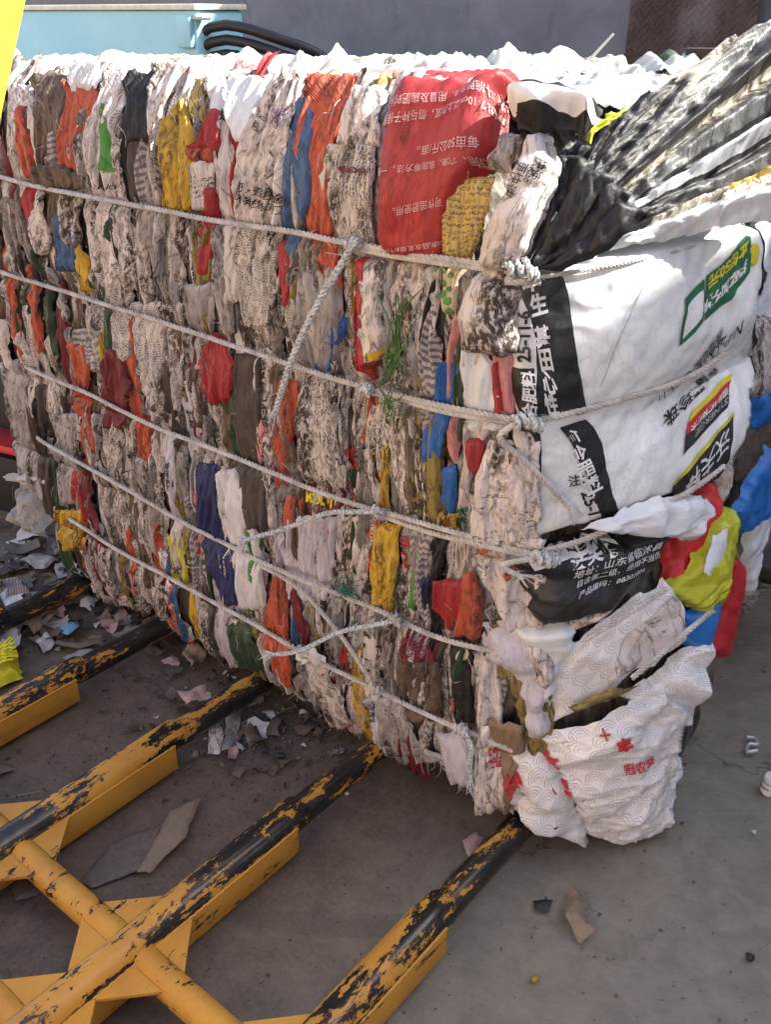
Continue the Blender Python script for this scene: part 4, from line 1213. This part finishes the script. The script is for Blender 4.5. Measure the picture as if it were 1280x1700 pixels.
# ---- loose sacks and film lying on top
TOPS = ['top_white'] * 5 + ['top_pale'] * 4 + ['top_green', 'top_green', 'top_yellow', 'film', 'grey', 'white_blue', 'white_text', 'white_grimy', 'cream', 'top_green', 'top_yellow', 'white_text', 'white_cool', 'flare_cream', 'lavender']
def quad(cx_, cy_, lx, ly, rot):
    c_, s_ = math.cos(rot), math.sin(rot)
    f = lambda u, v: (cx_ + c_ * u * lx - s_ * v * ly, cy_ + s_ * u * lx + c_ * v * ly)
    j = lambda: random.uniform(-.18, .18)
    A = [f(-.5 + j() * .6, -.5 + j()), f(j() * .5, -.5 + j()), f(.5 + j() * .6, -.5 + j())]
    B = [f(-.5 + j() * .6, .5 + j()), f(j() * .5, .5 + j()), f(.5 + j() * .6, .5 + j())]
    return A, B
for i in range(150):
    cx_ = random.uniform(-1.75, -.04); cy_ = random.uniform(.10, 1.05)
    if cx_ > -.24 and cy_ < .45: cx_ -= .5
    sz_ = .55 + .6 * min(1, (cy_ - .1) / .3)
    A, B = quad(cx_, cy_, random.uniform(.14, .34) * sz_, random.uniform(.10, .22) * sz_, random.uniform(0, 3.14))
    Sheet('loose_film', A, B, Z_TOP - .02, M[random.choice(TOPS)], bale, off=random.uniform(.008, .030), amp=random.uniform(.005, .012), tuck=.012, tw=.02, arch=.006,
          freq=(12, 10), cr=(34, 32), crw=.7, space='ab', step=.006, ragged=.006, lin=True)
def peak(h, c, r_):
    sd_ = int(abs(c[0] * 991))
    return lambda a, b: h * np.exp(-((a - c[0]) ** 2 + (b - c[1]) ** 2) / (r_ * r_)) * (.55 + .3 * ridge(a * 12, b * 12, sd_, 2)) + .006 * ridge(a * 30, b * 30, sd_ + 3, 2)
for k, c, lx, ly, h, r_ in (('top_pale', (-.60, .74), .30, .26, .06, .09), ('white_cool', (-.52, .80), .22, .20, .06, .08), ('flare_cream', (-.50, .98), .12, .11, .085, .045), ('top_white', (-.62, .60), .3, .2, .04, .09),
                            ('top_white', (-1.30, .62), .24, .2, .035, .07), ('top_white', (-1.0, .62), .22, .2, .03, .06), ('white_cool', (-.92, .86), .2, .16, .03, .05), ('top_pale', (-.30, .95), .26, .18, .05, .06),
                            ('top_green', (-.12, .85), .22, .2, .06, .06), ('top_green', (-.02, .70), .2, .2, .05, .06), ('darkgreen', (-.36, 1.0), .14, .12, .05, .04), ('top_white', (-1.45, .35), .26, .2, .05, .07)):
    A, B = quad(c[0], c[1], lx, ly, random.uniform(-.4, .4))
    Sheet('loose_film', A, B, Z_TOP - .01, M[k], bale, off=.02, amp=.014, tuck=.01, tw=.02, freq=(11, 11), cr=(28, 28), space='ab', step=.0058, ragged=.008, fold=peak(h * .7, c, r_))
# dark block and pale stick lying up there
o = MB().box((-.22, 1.02, 1.352), (.085, .03, .022), Matrix.Rotation(R(22), 4, 'Z'), bev=.004).build('timber_block', flat_mat('dark_timber', (.03, .024, .02), .8), bale)
MB().tube([(-.50, .90, 1.33), (-.44, .92, 1.40)], [.004, .003], 5).build('stick', M['top_white'], bale)

# ---- grass tuft and loose fibres caught in the front
def tuft(px, n, ln, mat, name='grass_tuft', r0=.0011, spread=16):
    mb = MB()
    for k in range(n):
        x0, y0 = px[0] + random.gauss(0, spread * .4), px[1] + random.gauss(0, spread * .6)
        dx, dy = random.gauss(0, spread), random.uniform(-1, 1) * ln
        q = on('front', [(x0, y0, .055), (x0 + dx * .5 + random.gauss(0, 4), y0 + dy * .5, .062), (x0 + dx, y0 + dy, .055)])
        mb.tube(resample(q, np.linspace(0, 1, 6)), [r0, r0, r0, r0, r0 * .8, r0 * .4], 4)
    return mb.build(name, mat, bale)
gm = flat_mat('grass_blade', (.07, .16, .035), .6, .3)
tuft((656, 585), 42, 50, gm)
tuft((662, 530), 16, 60, gm)
tuft((650, 680), 18, 45, gm)
tuft((574, 980), 46, 14, flat_mat('teal_fibre', (.03, .16, .12), .6), 'fibre_tuft', .0007, 12)
tuft((690, 1075), 60, 20, flat_mat('magenta_fibre', (.22, .03, .07), .6), 'fibre_tuft', .0007, 14)
tuft((462, 225), 40, 14, flat_mat('purple_fibre', (.20, .12, .20), .6), 'fibre_tuft', .0006, 9)

# ---- ropes
g = NG('rope_fibre')
co = g.n('TexCoord', 3)
A_ = g.noise(co, 30.0, 6.0, .7); B_ = g.noise(co, 260.0, 3.0, .6)
c_ = g.mix(g.step(A_, .35, .7), (.62, .585, .54), (.36, .335, .31))
c_ = g.mix(g.math('MULTIPLY', g.step(B_, .55, .7), .5), c_, (.17, .15, .14))
ROPE = g.finish(c_, .65, B_, .5, .001)
g = NG('rope_fibre_blue')
co = g.n('TexCoord', 3)
B_ = g.noise(co, 200.0, 3.0, .6)
ROPE2 = g.finish(g.mix(g.step(B_, .4, .65), (.60, .62, .62), (.25, .265, .28)), .55, B_, .5, .001)
def cat(*ps): return np.concatenate(ps)
RO = .050
def front_rope(pts, end=None, label=None, tail=None):
    P = on('front', [(x_, y_, RO) for x_, y_ in pts])
    if end is not None: P = cat(P, on('end', [(x_, y_, .044) for x_, y_ in end]))
    o_ = rope_mesh('rope', P, ROPE, bale)
    if label: o_['label'] = label
    return o_
r1 = front_rope([(-40,278),(0,290),(90,312),(210,338),(330,360),(460,382),(580,403),(700,424),(826,444)], [(880,462),(925,460)])
rope_mesh('rope', on('end', [(915,460,.040),(970,452,.036),(1040,440,.034),(1120,424,.034),(1200,400,.03)]), ROPE, bale, r=.0032, pitch=.02)
r1b = front_rope([(572,408),(640,424),(740,440),(832,450)])
r2 = front_rope([(-30,440),(0,450),(110,482),(220,516),(330,551),(430,586),(520,614),(606,640),(720,668),(826,690)], [(876,695),(930,688),(985,672),(1050,650),(1110,630),(1165,604),(1210,574)])
r2b = front_rope([(604,648),(660,662),(740,684),(830,697)])
r3 = front_rope([(-20,582),(60,615),(150,655),(260,708),(380,756),(480,795),(560,824),(634,846),(740,874),(850,908)], [(890,914),(950,901),(1010,880),(1060,856),(1120,826),(1170,798),(1206,772)])
r3b = front_rope([(630,852),(700,876),(780,893),(856,915)])
r4 = front_rope([(60,722),(82,737),(150,775),(240,826),(330,880),(450,938),(540,978),(620,1008),(662,1026),(720,1052),(780,1066),(850,1080)])
r4b = front_rope([(428,936),(470,962),(510,996),(560,1052),(600,1104),(622,1138)])
r5 = front_rope([(116,860),(135,872),(200,912),(300,966),(420,1032),(520,1090),(622,1140),(700,1178),(762,1206),(832,1238)])
rope_mesh('rope', on('end', [(1090,1116,.09), (1110,1096,.085), (1140,1066,.075), (1168,1040,.07), (1190,1020,.05)]), ROPE, bale)
rope_mesh('rope', on('end', [(1000,1056,.05), (1046,1030,.06), (1080,1008,.06), (1120,984,.06)]), ROPE, bale, r=.004)
for par, pts, lab in ((r1, [(582,408,.066),(562,430,.085),(545,470,.10),(528,530,.105),(508,590,.105),(484,640,.11),(456,690,.12)], 'frayed pale rope tail hanging from the upper knot'),
                      (r3, [(630,846,.064),(590,848,.075),(540,858,.085),(470,882,.085),(404,892,.08)], None), (r4, [(660,1026,.066),(620,1038,.08),(560,1062,.085),(500,1078,.085),(448,1082,.08)], None),
                      (r5, [(762,1206,.07),(768,1230,.08),(766,1262,.08),(768,1294,.075)], None)):
    tp_ = on('front', pts)
    if lab:
        q_ = np.linspace(0, 1, 9)[:, None]
        tp_ = tp_[:1] * (1 - q_) + tp_[-1:] * q_ + np.sin(q_ * 3.14) * np.array([[-.004, -.02, .004]])
    o_ = rope_mesh('tail', tp_, ROPE2, par, fray=16, r=.0056 if lab else .0046)
    if lab: o_['label'] = lab
rope_mesh('tail', cat(on('front', [(830,692,.066)]), on('end', [(868,718,.055), (900,752,.055), (938,794,.055), (975,836,.05)])), ROPE, r2, fray=8)
rope_mesh('tail', cat(on('front', [(858,912,.064)]), on('end', [(884,926,.065), (918,948,.07)])), ROPE, r3, fray=8)
nf_ = np.array([0, -1.0, 0]); ne_ = np.array([.75, -.66, 0])
for par, p, n_, sz, mt in ((r1, (582,404), nf_, .015, ROPE2), (r1, (834,444), ne_, .018, ROPE2), (r1, (848,452), ne_, .015, ROPE2), (r2, (608,642), nf_, .014, ROPE2), (r2, (834,690), ne_, .017, ROPE2), (r2, (848,696), ne_, .014, ROPE2),
                           (r3, (632,847), nf_, .012, ROPE2), (r3, (856,912), ne_, .016, ROPE2), (r3, (872,916), ne_, .014, ROPE2), (r4, (660,1026), nf_, .012, ROPE), (r5, (622,1140), nf_, .011, ROPE), (r5, (760,1206), nf_, .015, ROPE)):
    c0 = on('front', [(p[0], p[1], .064)])[0]
    rope_mesh('knot', knot_path(c0, n_, (1.0, .1, -.05), sz * .78, 2.6, p[0]), mt, par)

# frayed strands standing off the torn edges
mb_ = MB()
for k in range(260):
    px_ = random.uniform(10, 850); fr_ = random.random()
    y0_ = 150 + px_ * .03; y1_ = 900 + px_ * .48
    py_0 = y0_ + (y1_ - y0_) * fr_
    dx_, dy_ = random.gauss(0, 9), random.gauss(6, 16)
    q = on('front', [(px_, py_0, .04), (px_ + dx_ * .5 + random.gauss(0, 3), py_0 + dy_ * .5, random.uniform(.045, .062)), (px_ + dx_, py_0 + dy_, random.uniform(.035, .06))])
    mb_.tube(resample(q, np.linspace(0, 1, 5)), random.uniform(.0002, .0004), 3, False)
o = mb_.build('frayed_strands', flat_mat('strand_white', (.60, .56, .52), .6, .3), bale)
o['kind'] = 'stuff'
# thin loose fibres hanging under the bale
fm = flat_mat('loose_fibre', (.42, .38, .34), .7)
for k in range(34):
    px_ = random.uniform(180, 850); py_0 = 970 + (px_ - 180) * .545
    q = on('front', [(px_, py_0 - 12, .03), (px_ + random.gauss(0, 6), py_0 + 4, .034), (px_ + random.gauss(0, 12), py_0 + random.uniform(8, 26), .03)])
    MB().tube(resample(q, np.linspace(0, 1, 6)), .0007, 3).build('crease_and_thread', fm, bale)

# ================================================================== the fork under the bale
def worn_paint(key, worn, glossy=.3):
    g = NG(key)
    co = g.n('TexCoord', 3)
    st = g.vm('MULTIPLY', co, (1.0, .30, 1.0))
    A = g.noise(st, 30.0, 10.0, .76, .3)
    L = g.noise(st, 5.0, 3.0, .5)
    B = g.noise(co, 70.0, 5.0, .65)
    D = g.noise(co, 9.0, 5.0, .6)
    v = g.math('ADD', g.math('MULTIPLY', A, .62), g.math('ADD', g.math('MULTIPLY', L, .25), g.math('MULTIPLY', B, .13)))
    paint = g.step(v, worn, worn + .012)
    pc = g.mix(g.step(D, .35, .7), (.58, .285, .035), (.50, .225, .032))
    pc = g.mix(g.math('MULTIPLY', g.step(B, .55, .8), .5), pc, (.34, .15, .03))
    sc = g.mix(g.step(A, .35, .65), (.022, .020, .020), (.085, .080, .078))
    sc = g.mix(g.math('MULTIPLY', g.step(D, .56, .72), .45), sc, (.13, .08, .05))
    edge = g.math('MULTIPLY', g.step(v, worn - .03, worn), g.math('SUBTRACT', 1.0, paint))
    sc = g.mix(g.math('MULTIPLY', edge, .6), sc, (.012, .010, .010))
    sk = g.step(g.noise(g.vm('MULTIPLY', co, (110.0, 3.0, 110.0)), 1.0, 3.0, .6), .60, .72)
    sc = g.mix(g.math('MULTIPLY', sk, .5), sc, (.20, .185, .17))
    ru = g.step(g.noise(co, 13.0, 7.0, .72), .52, .70)
    sc = g.mix(g.math('MULTIPLY', ru, .45), sc, (.10, .048, .022))
    pc = g.mix(g.math('MULTIPLY', sk, .28), pc, (.20, .11, .035))
    gr = g.step(g.noise(co, 7.0, 8.0, .75), .50, .75)
    pc = g.mix(g.math('MULTIPLY', gr, .45), pc, (.24, .135, .05))
    c = g.mix(paint, sc, pc)
    rough = g.math('ADD', glossy, g.math('MULTIPLY', paint, .22))
    h = g.math('ADD', g.math('MULTIPLY', paint, .6), g.math('MULTIPLY', B, .25))
    return g.finish(c, rough, h, .5, .0016, g.math('MULTIPLY', g.math('SUBTRACT', 1.0, paint), .55), spec=.5)
WORN = worn_paint('worn_top_steel', .520, .24)
BARE = worn_paint('bare_tip_steel', .538, .28)
PAINT = worn_paint('yellow_plate', .434, .4)
TUBE = worn_paint('yellow_tube', .445, .4)
fork = empty('bale_fork', (-.7, -.9, 0))
tag(fork, 'yellow painted steel fork with worn black tines pushed under the bale', 'loader fork')
ZC, RP = .068, .033
TX = (.0, -.35, -.71, -1.065, -1.40)
STEP = -.245
for tx_ in TX:
    ys = np.linspace(-1.55, STEP, 26)
    t_ = MB().tube([(tx_, y_, ZC) for y_ in ys] + [(tx_, STEP + .012, ZC)], [RP] * 26 + [RP * .82], 20).build('tine', WORN, fork)
    t_.data.set_sharp_from_angle(angle=R(60))
    MB().tube([(tx_, y_, ZC - .006 - .014 * k / 14) for k, y_ in enumerate(np.linspace(STEP + .004, .75, 15))], [.029 - .006 * k / 14 for k in range(15)], 16).build('tine_tip', BARE, t_)
    for s_ in (-1, 1):
        MB().box((tx_ + s_ * (RP - .002), (-1.55 + STEP - .03) / 2, ZC - .028), (.0045, (STEP - .03 + 1.55) / 2, .030), bev=.0015).build('side_plate', PAINT, t_)
    MB().box((tx_, (-1.55 + STEP - .06) / 2, ZC - .056), (RP - .008, (STEP - .06 + 1.55) / 2, .003)).build('bottom_plate', PAINT, t_)
    # weld bead where the side plate meets the round bar
    for s_ in (-1, 1):
        MB().tube([(tx_ + s_ * (RP + .0005), y_, ZC + .002 + .0012 * math.sin(y_ * 420)) for y_ in np.linspace(-1.5, STEP - .03, 160)], .0032, 6).build('weld_bead', PAINT, t_)
for yb in (-.635, -.83):
    for a_, b_ in zip(TX[:-1], TX[1:]):
        MB().tube([(a_ - RP * .6, yb, ZC - .012), (b_ + RP * .6, yb, ZC - .012)], .0265, 18).build('crossbar', TUBE, fork)
        for x0, sg in ((a_ - RP, -1), (b_ + RP, 1)):
            for sy in (-1, 1):
                if yb == -.635 and sy == -1 and sg == -1: pass
                y0 = yb + sy * .022
                zt, th = ZC + .004, .006
                P3 = [(x0 - sg * .004, y0, zt), (x0 + sg * .075, y0, zt), (x0 - sg * .004, y0 + sy * .085, zt)]
                V = P3 + [(p[0], p[1], p[2] - th) for p in P3]
                F = [[0, 1, 2], [3, 5, 4], [0, 3, 4, 1], [1, 4, 5, 2], [2, 5, 3, 0]]
                if sg * sy < 0: F = [f[::-1] for f in F]
                mesh('gusset', V, F, PAINT, fork, flat=True)

# ================================================================== litter on the ground
GZ = .0
sack_mat('litter_card', (.25, .18, .125), .35, crumple=.6)
sack_mat('litter_card_dark', (.14, .105, .08), .5, crumple=.8)
sack_mat('litter_stripe', (.34, .24, .21), .4, stripe=(0, 120.0, (.16, .10, .09), .5))
sack_mat('litter_white', (.55, .53, .51), .4)
sack_mat('litter_grey', (.30, .285, .27), .5)
sack_mat('litter_blue', (.18, .42, .62), .25)
sack_mat('litter_black', (.02, .02, .02), .3)
sack_mat('litter_pink', (.45, .30, .27), .4)
sack_mat('litter_yellow', (.72, .66, .03), .05, stripe=None)
def lit(name, A, B, mat, label, cat_, off=.010, amp=.005, h=0.0, group='litter on the ground', **kw):
    d = dict(tuck=.004, tw=.01, arch=.002, freq=(9, 9), cr=(26, 26), step=.005, ragged=.0015, lin=True)
    d.update(kw)
    s = Sheet(name, A, B, GZ, M[mat], None, off=off, amp=amp, **d)
    return tag(s.obj, label, cat_, group), s
lit('cardboard_piece', [(38,1024),(56,1052)], [(72,988),(98,1014)], 'litter_card', 'squarish brown cardboard piece among the litter left of the tines', 'cardboard', .03)
lit('cardboard_piece', [(22,1052),(34,1060)], [(44,1006),(54,1020)], 'litter_card_dark', 'folded dark cardboard flap beside the squarish brown piece', 'cardboard', .022, .012)
lit('cardboard_piece', [(-20,962),(-20,990)], [(30,958),(50,984)], 'litter_stripe', 'pinkish corrugated cardboard at the left edge of the picture', 'cardboard', .03, .01)
lit('card_packet', [(94,1046),(112,1052)], [(116,1028),(132,1036)], 'litter_blue', 'small blue and white card packet in the litter', 'packet', .03, .002)
lit('paper_scrap', [(58,1062),(72,1078)], [(80,1048),(92,1064)], 'litter_white', 'crumpled white paper beside the blue packet', 'paper', .02, .012)
lit('cardboard_strip', [(88,1066),(130,1074),(172,1066)], [(94,1058),(132,1064),(174,1054)], 'litter_card_dark', 'long curved brown strip behind the second tine from the bale end', 'cardboard', .025, .004)
lit('paper_scrap', [(100,1086),(150,1094)], [(130,1072),(168,1080)], 'litter_grey', 'grey paper sheet against the second yellow tine from the left', 'paper', .03, .006)
lit('plastic_leaf', [(8,898),(36,908)], [(40,888),(64,900)], 'litter_white', 'pale leaf shaped plastic scrap left of the bale', 'plastic scrap', .02, .003)
lit('sack_scrap', [(356,1172),(346,1214),(344,1246)], [(368,1170),(372,1210),(362,1248)], 'white_text', 'white lettered sack strip on the ground under the bale', 'sack scrap', .012, .004)
lit('sack_scrap', [(372,1166),(374,1210),(366,1246)], [(402,1158),(398,1200),(384,1240)], 'litter_grey', 'grey sack strip lying beside the white lettered strip', 'sack scrap', .018, .004)
lit('cardboard_piece', [(302,1082),(318,1108)], [(330,1060),(346,1084)], 'litter_card', 'crumpled tan cardboard below the bale edge', 'cardboard', .03, .016)
lit('cardboard_piece', [(400,1200),(412,1236)], [(420,1196),(430,1224)], 'litter_card_dark', 'small corrugated brown scrap right of the sack strips', 'cardboard', .012, .006)
lit('paper_scrap', [(292,1148),(310,1162)], [(340,1132),(344,1150)], 'litter_pink', 'pinkish torn paper lying on the third tine', 'paper', .09, .008)
lit('cardboard_sheet', [(134,1457),(180,1400),(230,1378)], [(150,1470),(236,1440),(278,1364)], 'litter_card_dark', 'large flat brown cardboard sheet between two tines', 'cardboard', .006, .002)
lit('cardboard_sheet', [(228,1444),(282,1344),(328,1320)], [(246,1446),(308,1386),(332,1322)], 'litter_card', 'pointed tan cardboard sheet lying over the large brown one', 'cardboard', .014, .002)
lit('cardboard_piece', [(20,1476),(26,1494)], [(34,1450),(72,1476)], 'litter_card_dark', 'small brown cardboard corner at the lower left between tines', 'cardboard', .006, .002)
lit('rubber_scrap', [(886,1494),(888,1508)], [(918,1492),(910,1514)], 'litter_black', 'small black scrap on the bare cement', 'scrap', .006, .003)
o, s_ = lit('paper_scrap', [(950,1468),(934,1500),(938,1526),(964,1558)], [(960,1472),(976,1496),(974,1524),(988,1544)], 'litter_card', 'crumpled brown paper beside the black scrap on cement', 'paper', .016, .014)
lit('paper_scrap', [(766,1392),(780,1420)], [(790,1378),(804,1388)], 'litter_pink', 'thin brownish paper flake beside the rightmost tine', 'paper', .012, .006)
lit('cardboard_piece', [(-30,1270),(-20,1290)], [(10,1262),(24,1272)], 'litter_card_dark', 'dark cardboard scrap at the left edge beside a tine', 'cardboard', .008, .006)
# heap behind the left end
GH = .12
for A, B, k, lab, nm, ct, of in (([(30,800),(20,850),(34,880)], [(70,800),(76,850),(78,890)], 'litter_grey', 'crumpled grey sack hanging beside the left end of the bale', 'crumpled_sack', 'sack', .05),
                         ([(10,790),(40,806)], [(40,780),(66,800)], 'litter_white', 'white paper flap on top of the grey sack heap', 'paper_flap', 'paper', .08)):
    s_ = Sheet(nm, A, B, plane((-1.62, .02, .2), (-1.4, -.02, .2), (-1.62, .1, .5)), M[k], None, off=of, amp=.03, tuck=.02, freq=(9, 6), cr=(16, 16), step=.006)
    tag(s_.obj, lab, ct)
o = MB().box((-2.12, .22, .21), (.16, .10, .012), Matrix.Rotation(R(14), 4, 'Z') @ Matrix.Rotation(R(-14), 4, 'X'), bev=.004).build('lid', M['bright_red'])
o.name = 'red_carton'
MB().box((-2.12, .22, .09), (.13, .08, .105), Matrix.Rotation(R(14), 4, 'Z'), bev=.004).build('box_side', M['litter_black'], None).name = 'box_side'
bs = bpy.data.objects['box_side']; bs.parent = o
tag(o, 'red lidded dark carton at the left edge behind the bale', 'carton')
# yellow netting
def netting():
    mb = MB()
    A, B = np.array([(-20,1085),(-20,1135)], float), np.array([(24,1068),(34,1108)], float)
    for i in range(9):
        for k in (0, 1):
            P = []
            for t in np.linspace(0, 1, 14):
                q = (i + (t if k else -t) * 2.2 + (0 if k else 1.2)) / 9.0
                u_ = q % 1.0 if False else q
                if not 0 <= u_ <= 1: continue
                px_ = (1 - t) * ((1 - u_) * A[0] + u_ * A[1]) + t * ((1 - u_) * B[0] + u_ * B[1])
                P.append(px_)
            if len(P) < 3: continue
            P = np.array(P); a, b = hit(.03, P[:, 0], P[:, 1])
            z = .05 + .02 * fbm(a * 12, b * 12, None, 3, 2)
            mb.tube(np.stack([a, b, z], -1), .0030, 5)
    return tag(mb.build('yellow_netting', flat_mat('net_yellow', (.72, .66, .03), .5)), 'bright yellow plastic netting scrap at the left edge', 'netting')
netting()
s_ = Sheet('netting_sheet', [(-24,1082),(-24,1138)], [(24,1066),(34,1110)], GZ, M['litter_yellow'], bpy.data.objects['yellow_netting'], off=.035, amp=.01, freq=(9, 9), cr=(20, 20))
# bent clip, roll, crumbs on the right
a, b = hit(GZ, np.array([1238., 1252, 1256, 1242, 1240, 1256]), np.array([1228., 1230, 1240, 1240, 1252, 1250]))
tag(MB().tube(resample(np.stack([a, b, np.full(6, .008)], -1), np.linspace(0, 1, 24)), .0045, 8).build('bent_clip', flat_mat('dull_zinc', (.42, .42, .42), .4, metal=.5)), 'bent pale metal clip on the cement at the right', 'clip', 'litter on the ground')
a, b = hit(GZ, np.array([1272.]), np.array([1312.]))
rl = empty('tape_roll', (a[0], b[0], 0))
MB().tube([(a[0], b[0], .0), (a[0] + .002, b[0], .004), (a[0] + .006, b[0] + .004, .036), (a[0] + .006, b[0] + .004, .040)], [.0150, .0165, .0165, .0150], 20).build('roll', flat_mat('roll_white', (.66, .66, .66), .5), rl)
MB().tube([(a[0] + .0015, b[0] + .001, .012), (a[0] + .002, b[0] + .0015, .016)], .0169, 20, False).build('stripe', flat_mat('roll_grey', (.16, .16, .17), .5), rl)
MB().tube([(a[0] + .004, b[0] + .003, .026), (a[0] + .0045, b[0] + .003, .029)], .0169, 20, False).build('stripe', flat_mat('roll_grey', (.16, .16, .17), .5), rl)
tag(rl, 'small white roll with dark stripes at the right edge', 'roll', 'litter on the ground')
a, b = hit(GZ, np.array([424., 438, 452, 468]), np.array([1212., 1240, 1258, 1272]))
tag(MB().tube(resample(np.stack([a, b, np.array([.012, .008, .007, .006])], -1), np.linspace(0, 1, 16)), [.003] * 16, 6).build('cable_offcut', M['litter_black']), 'short dark curved cord on the ground under the bale', 'cord', 'litter on the ground')
def pebble(px, py, r_, mat, name, lab, cat_):
    a, b = hit(GZ, np.array([float(px)]), np.array([float(py)]))
    bm = bmesh.new(); bmesh.ops.create_icosphere(bm, subdivisions=2, radius=r_)
    for v in bm.verts:
        k = 1 + .28 * float(vn(np.array(v.co.x / r_ * 1.3), np.array(v.co.y / r_ * 1.3), np.array(v.co.z / r_ * 1.3), int(px)))
        v.co = Vector((v.co.x * k, v.co.y * k, v.co.z * k * .7))
    m_ = MB(); m_._add(bm, (a[0], b[0], r_ * .5))
    tag(m_.build(name, mat), lab, cat_, 'litter on the ground')
pebble(888, 1626, .006, M['yellow'], 'yellow_crumb', 'tiny yellow crumb on the bare cement', 'crumb')
pebble(1244, 1590, .008, flat_mat('dark_stone', (.03, .028, .026), .8), 'dark_pebble', 'dark pebble on the cement at the lower right', 'pebble')
pebble(1252, 1382, .005, M['litter_white'], 'white_crumb', 'tiny white crumb below the striped roll', 'crumb')
pebble(576, 1318, .005, M['litter_white'], 'white_crumb', 'tiny white crumb beside the second tine from the right', 'crumb')
# small torn scraps nobody can tell apart, thick on the left under the bale
for px_, py_0, lx, ly, k, lab in ((20,930,.10,.06,'litter_card_dark','dark curled cardboard bit at the left edge just below the pale plastic leaf'), (70,940,.09,.05,'litter_grey','grey rag like scrap beside the first tine at the left'),
        (110,915,.08,.05,'litter_card','tan curl of card close to the yellow film at the bale foot'), (28,1008,.07,.04,'litter_pink','pinkish card flake left of the squarish cardboard'),
        (150,1010,.06,.035,'litter_white','small white paper flake between the first two tines near the bale'), (178,1040,.08,.045,'litter_card','tan card flake right of the long curved strip'),
        (200,1000,.07,.04,'litter_card_dark','dark card flake under the hanging bale edge'), (212,1030,.05,.04,'litter_white','white upright paper corner just behind the second tine'),
        (120,1000,.09,.05,'litter_stripe','striped brown card behind the blue packet'), (5,1035,.06,.05,'litter_card','tan scrap at the left edge above the yellow netting'),
        (150,1125,.05,.02,'litter_white','thin white sliver lying in front of the second tine'), (255,1080,.06,.04,'litter_card_dark','dark scrap between the second and third tines near the bale'),
        (285,1110,.05,.03,'litter_pink','pale pink bit beside the crumpled tan cardboard'), (470,1180,.05,.03,'litter_card_dark','dark card bit on the earth below the orange sack strip')):
    a, b = hit(GZ, np.array([float(px_)]), np.array([float(py_0)]))
    A, B = quad(a[0], b[0], lx, ly, random.uniform(0, 3.1))
    s_ = Sheet('torn_scrap', A, B, GZ, M[k], None, off=random.uniform(.012, .03), amp=random.uniform(.006, .014), tuck=.004, freq=(14, 14), cr=(34, 34), space='ab', step=.005, ragged=.003)
    tag(s_.obj, lab, 'scrap', 'torn scraps near the bale foot')
# the finer litter: flakes of card, paper and film lying in a mass under the left of the bale
def flakes():
    rng = np.random.default_rng(8)
    mats = ['litter_card', 'litter_card_dark', 'litter_card_dark', 'litter_card_dark', 'litter_grey', 'litter_pink', 'darkbrown', 'darkbrown', 'brown', 'brown', 'litter_card_dark', 'litter_card_dark', 'litter_white']
    V, F, MI, UV = [], [], [], []
    for i in range(520):
        if i < 330: px_, py_0 = rng.uniform(-40, 300), rng.uniform(870, 1080)
        elif i < 450: px_, py_0 = rng.normal(420, 110), rng.normal(1180, 50)
        else: px_, py_0 = rng.uniform(-20, 620), rng.uniform(1000, 1300)
        a, b = hit(GZ, np.array([px_]), np.array([py_0]))
        if b[0] > .35: continue
        sz = rng.gamma(2.2, .0075) + .004
        if i > 330: sz *= .55
        th = rng.uniform(0, 6.28); nx = 4
        u_, v_ = np.meshgrid(np.linspace(-1, 1, nx), np.linspace(-.6, .6, nx))
        u2 = u_ + rng.normal(0, .14, u_.shape); v2 = v_ + rng.normal(0, .14, v_.shape)
        z = .25 * rng.normal() * u_ ** 2 + .3 * rng.normal() * u_ * v_ + .1 * rng.normal(0, 1, u_.shape)
        z = z - z.min() + .05 + rng.uniform(0, .5) * (i < 330)
        c_, s_ = math.cos(th), math.sin(th)
        P = np.stack([a[0] + sz * (c_ * u2 - s_ * v2), b[0] + sz * (s_ * u2 + c_ * v2), sz * z], -1).reshape(-1, 3)
        n = len(V)
        V += [tuple(p) for p in P]; UV += [(p[0], p[1]) for p in P]
        q = rng.integers(len(mats))
        for r_ in range(nx - 1):
            for k in range(nx - 1):
                e = n + r_ * nx + k
                F.append([e, e + 1, e + nx + 1, e + nx]); MI.append(q)
    o = mesh('litter_flakes', V, F, M[mats[0]], None, UV)
    for k in mats[1:]: o.data.materials.append(M[k])
    o.data.polygons.foreach_set('material_index', np.array(MI, np.int32))
    tag(o, 'mass of small card, paper and film flakes under the left of the bale', 'litter', kind='stuff')
flakes()
# loose crumbs of earth and paper
def crumbs():
    rng = np.random.default_rng(5)
    V, F = [], []
    base = np.array([(1, 0, -.3), (-.5, .87, -.3), (-.5, -.87, -.3), (0, 0, .8)])
    tri = [[0, 1, 3], [1, 2, 3], [2, 0, 3], [0, 2, 1]]
    for i in range(2600):
        if i < 1700: px_, py_0 = rng.uniform(-30, 620), rng.uniform(900, 1330)
        else: px_, py_0 = rng.uniform(-30, 1290), rng.uniform(1000, 1720)
        if i < 1700 and rng.random() < .35: px_ = rng.normal(430, 110); py_0 = rng.normal(1210, 45)
        a, b = hit(GZ, np.array([px_]), np.array([py_0]))
        s = rng.gamma(2.0, .0011) + .0008
        if i >= 1700: s *= .6
        q = rng.normal(0, .35, (4, 3)) + base
        th = rng.uniform(0, 6.28); c_, s_ = math.cos(th), math.sin(th)
        q = q @ np.array([[c_, -s_, 0], [s_, c_, 0], [0, 0, 1]])
        n = len(V)
        V += [tuple(p) for p in q * s + np.array([a[0], b[0], s * .3 - .001])]
        F += [[k + n for k in f] for f in tri]
    o = mesh('loose_crumbs', V, F, flat_mat('earth_crumb', (.11, .085, .068), .9, .6, scale=400.0), flat=True)
    tag(o, 'loose crumbs of earth and paper scattered over the floor', 'crumbs', kind='stuff')
crumbs()
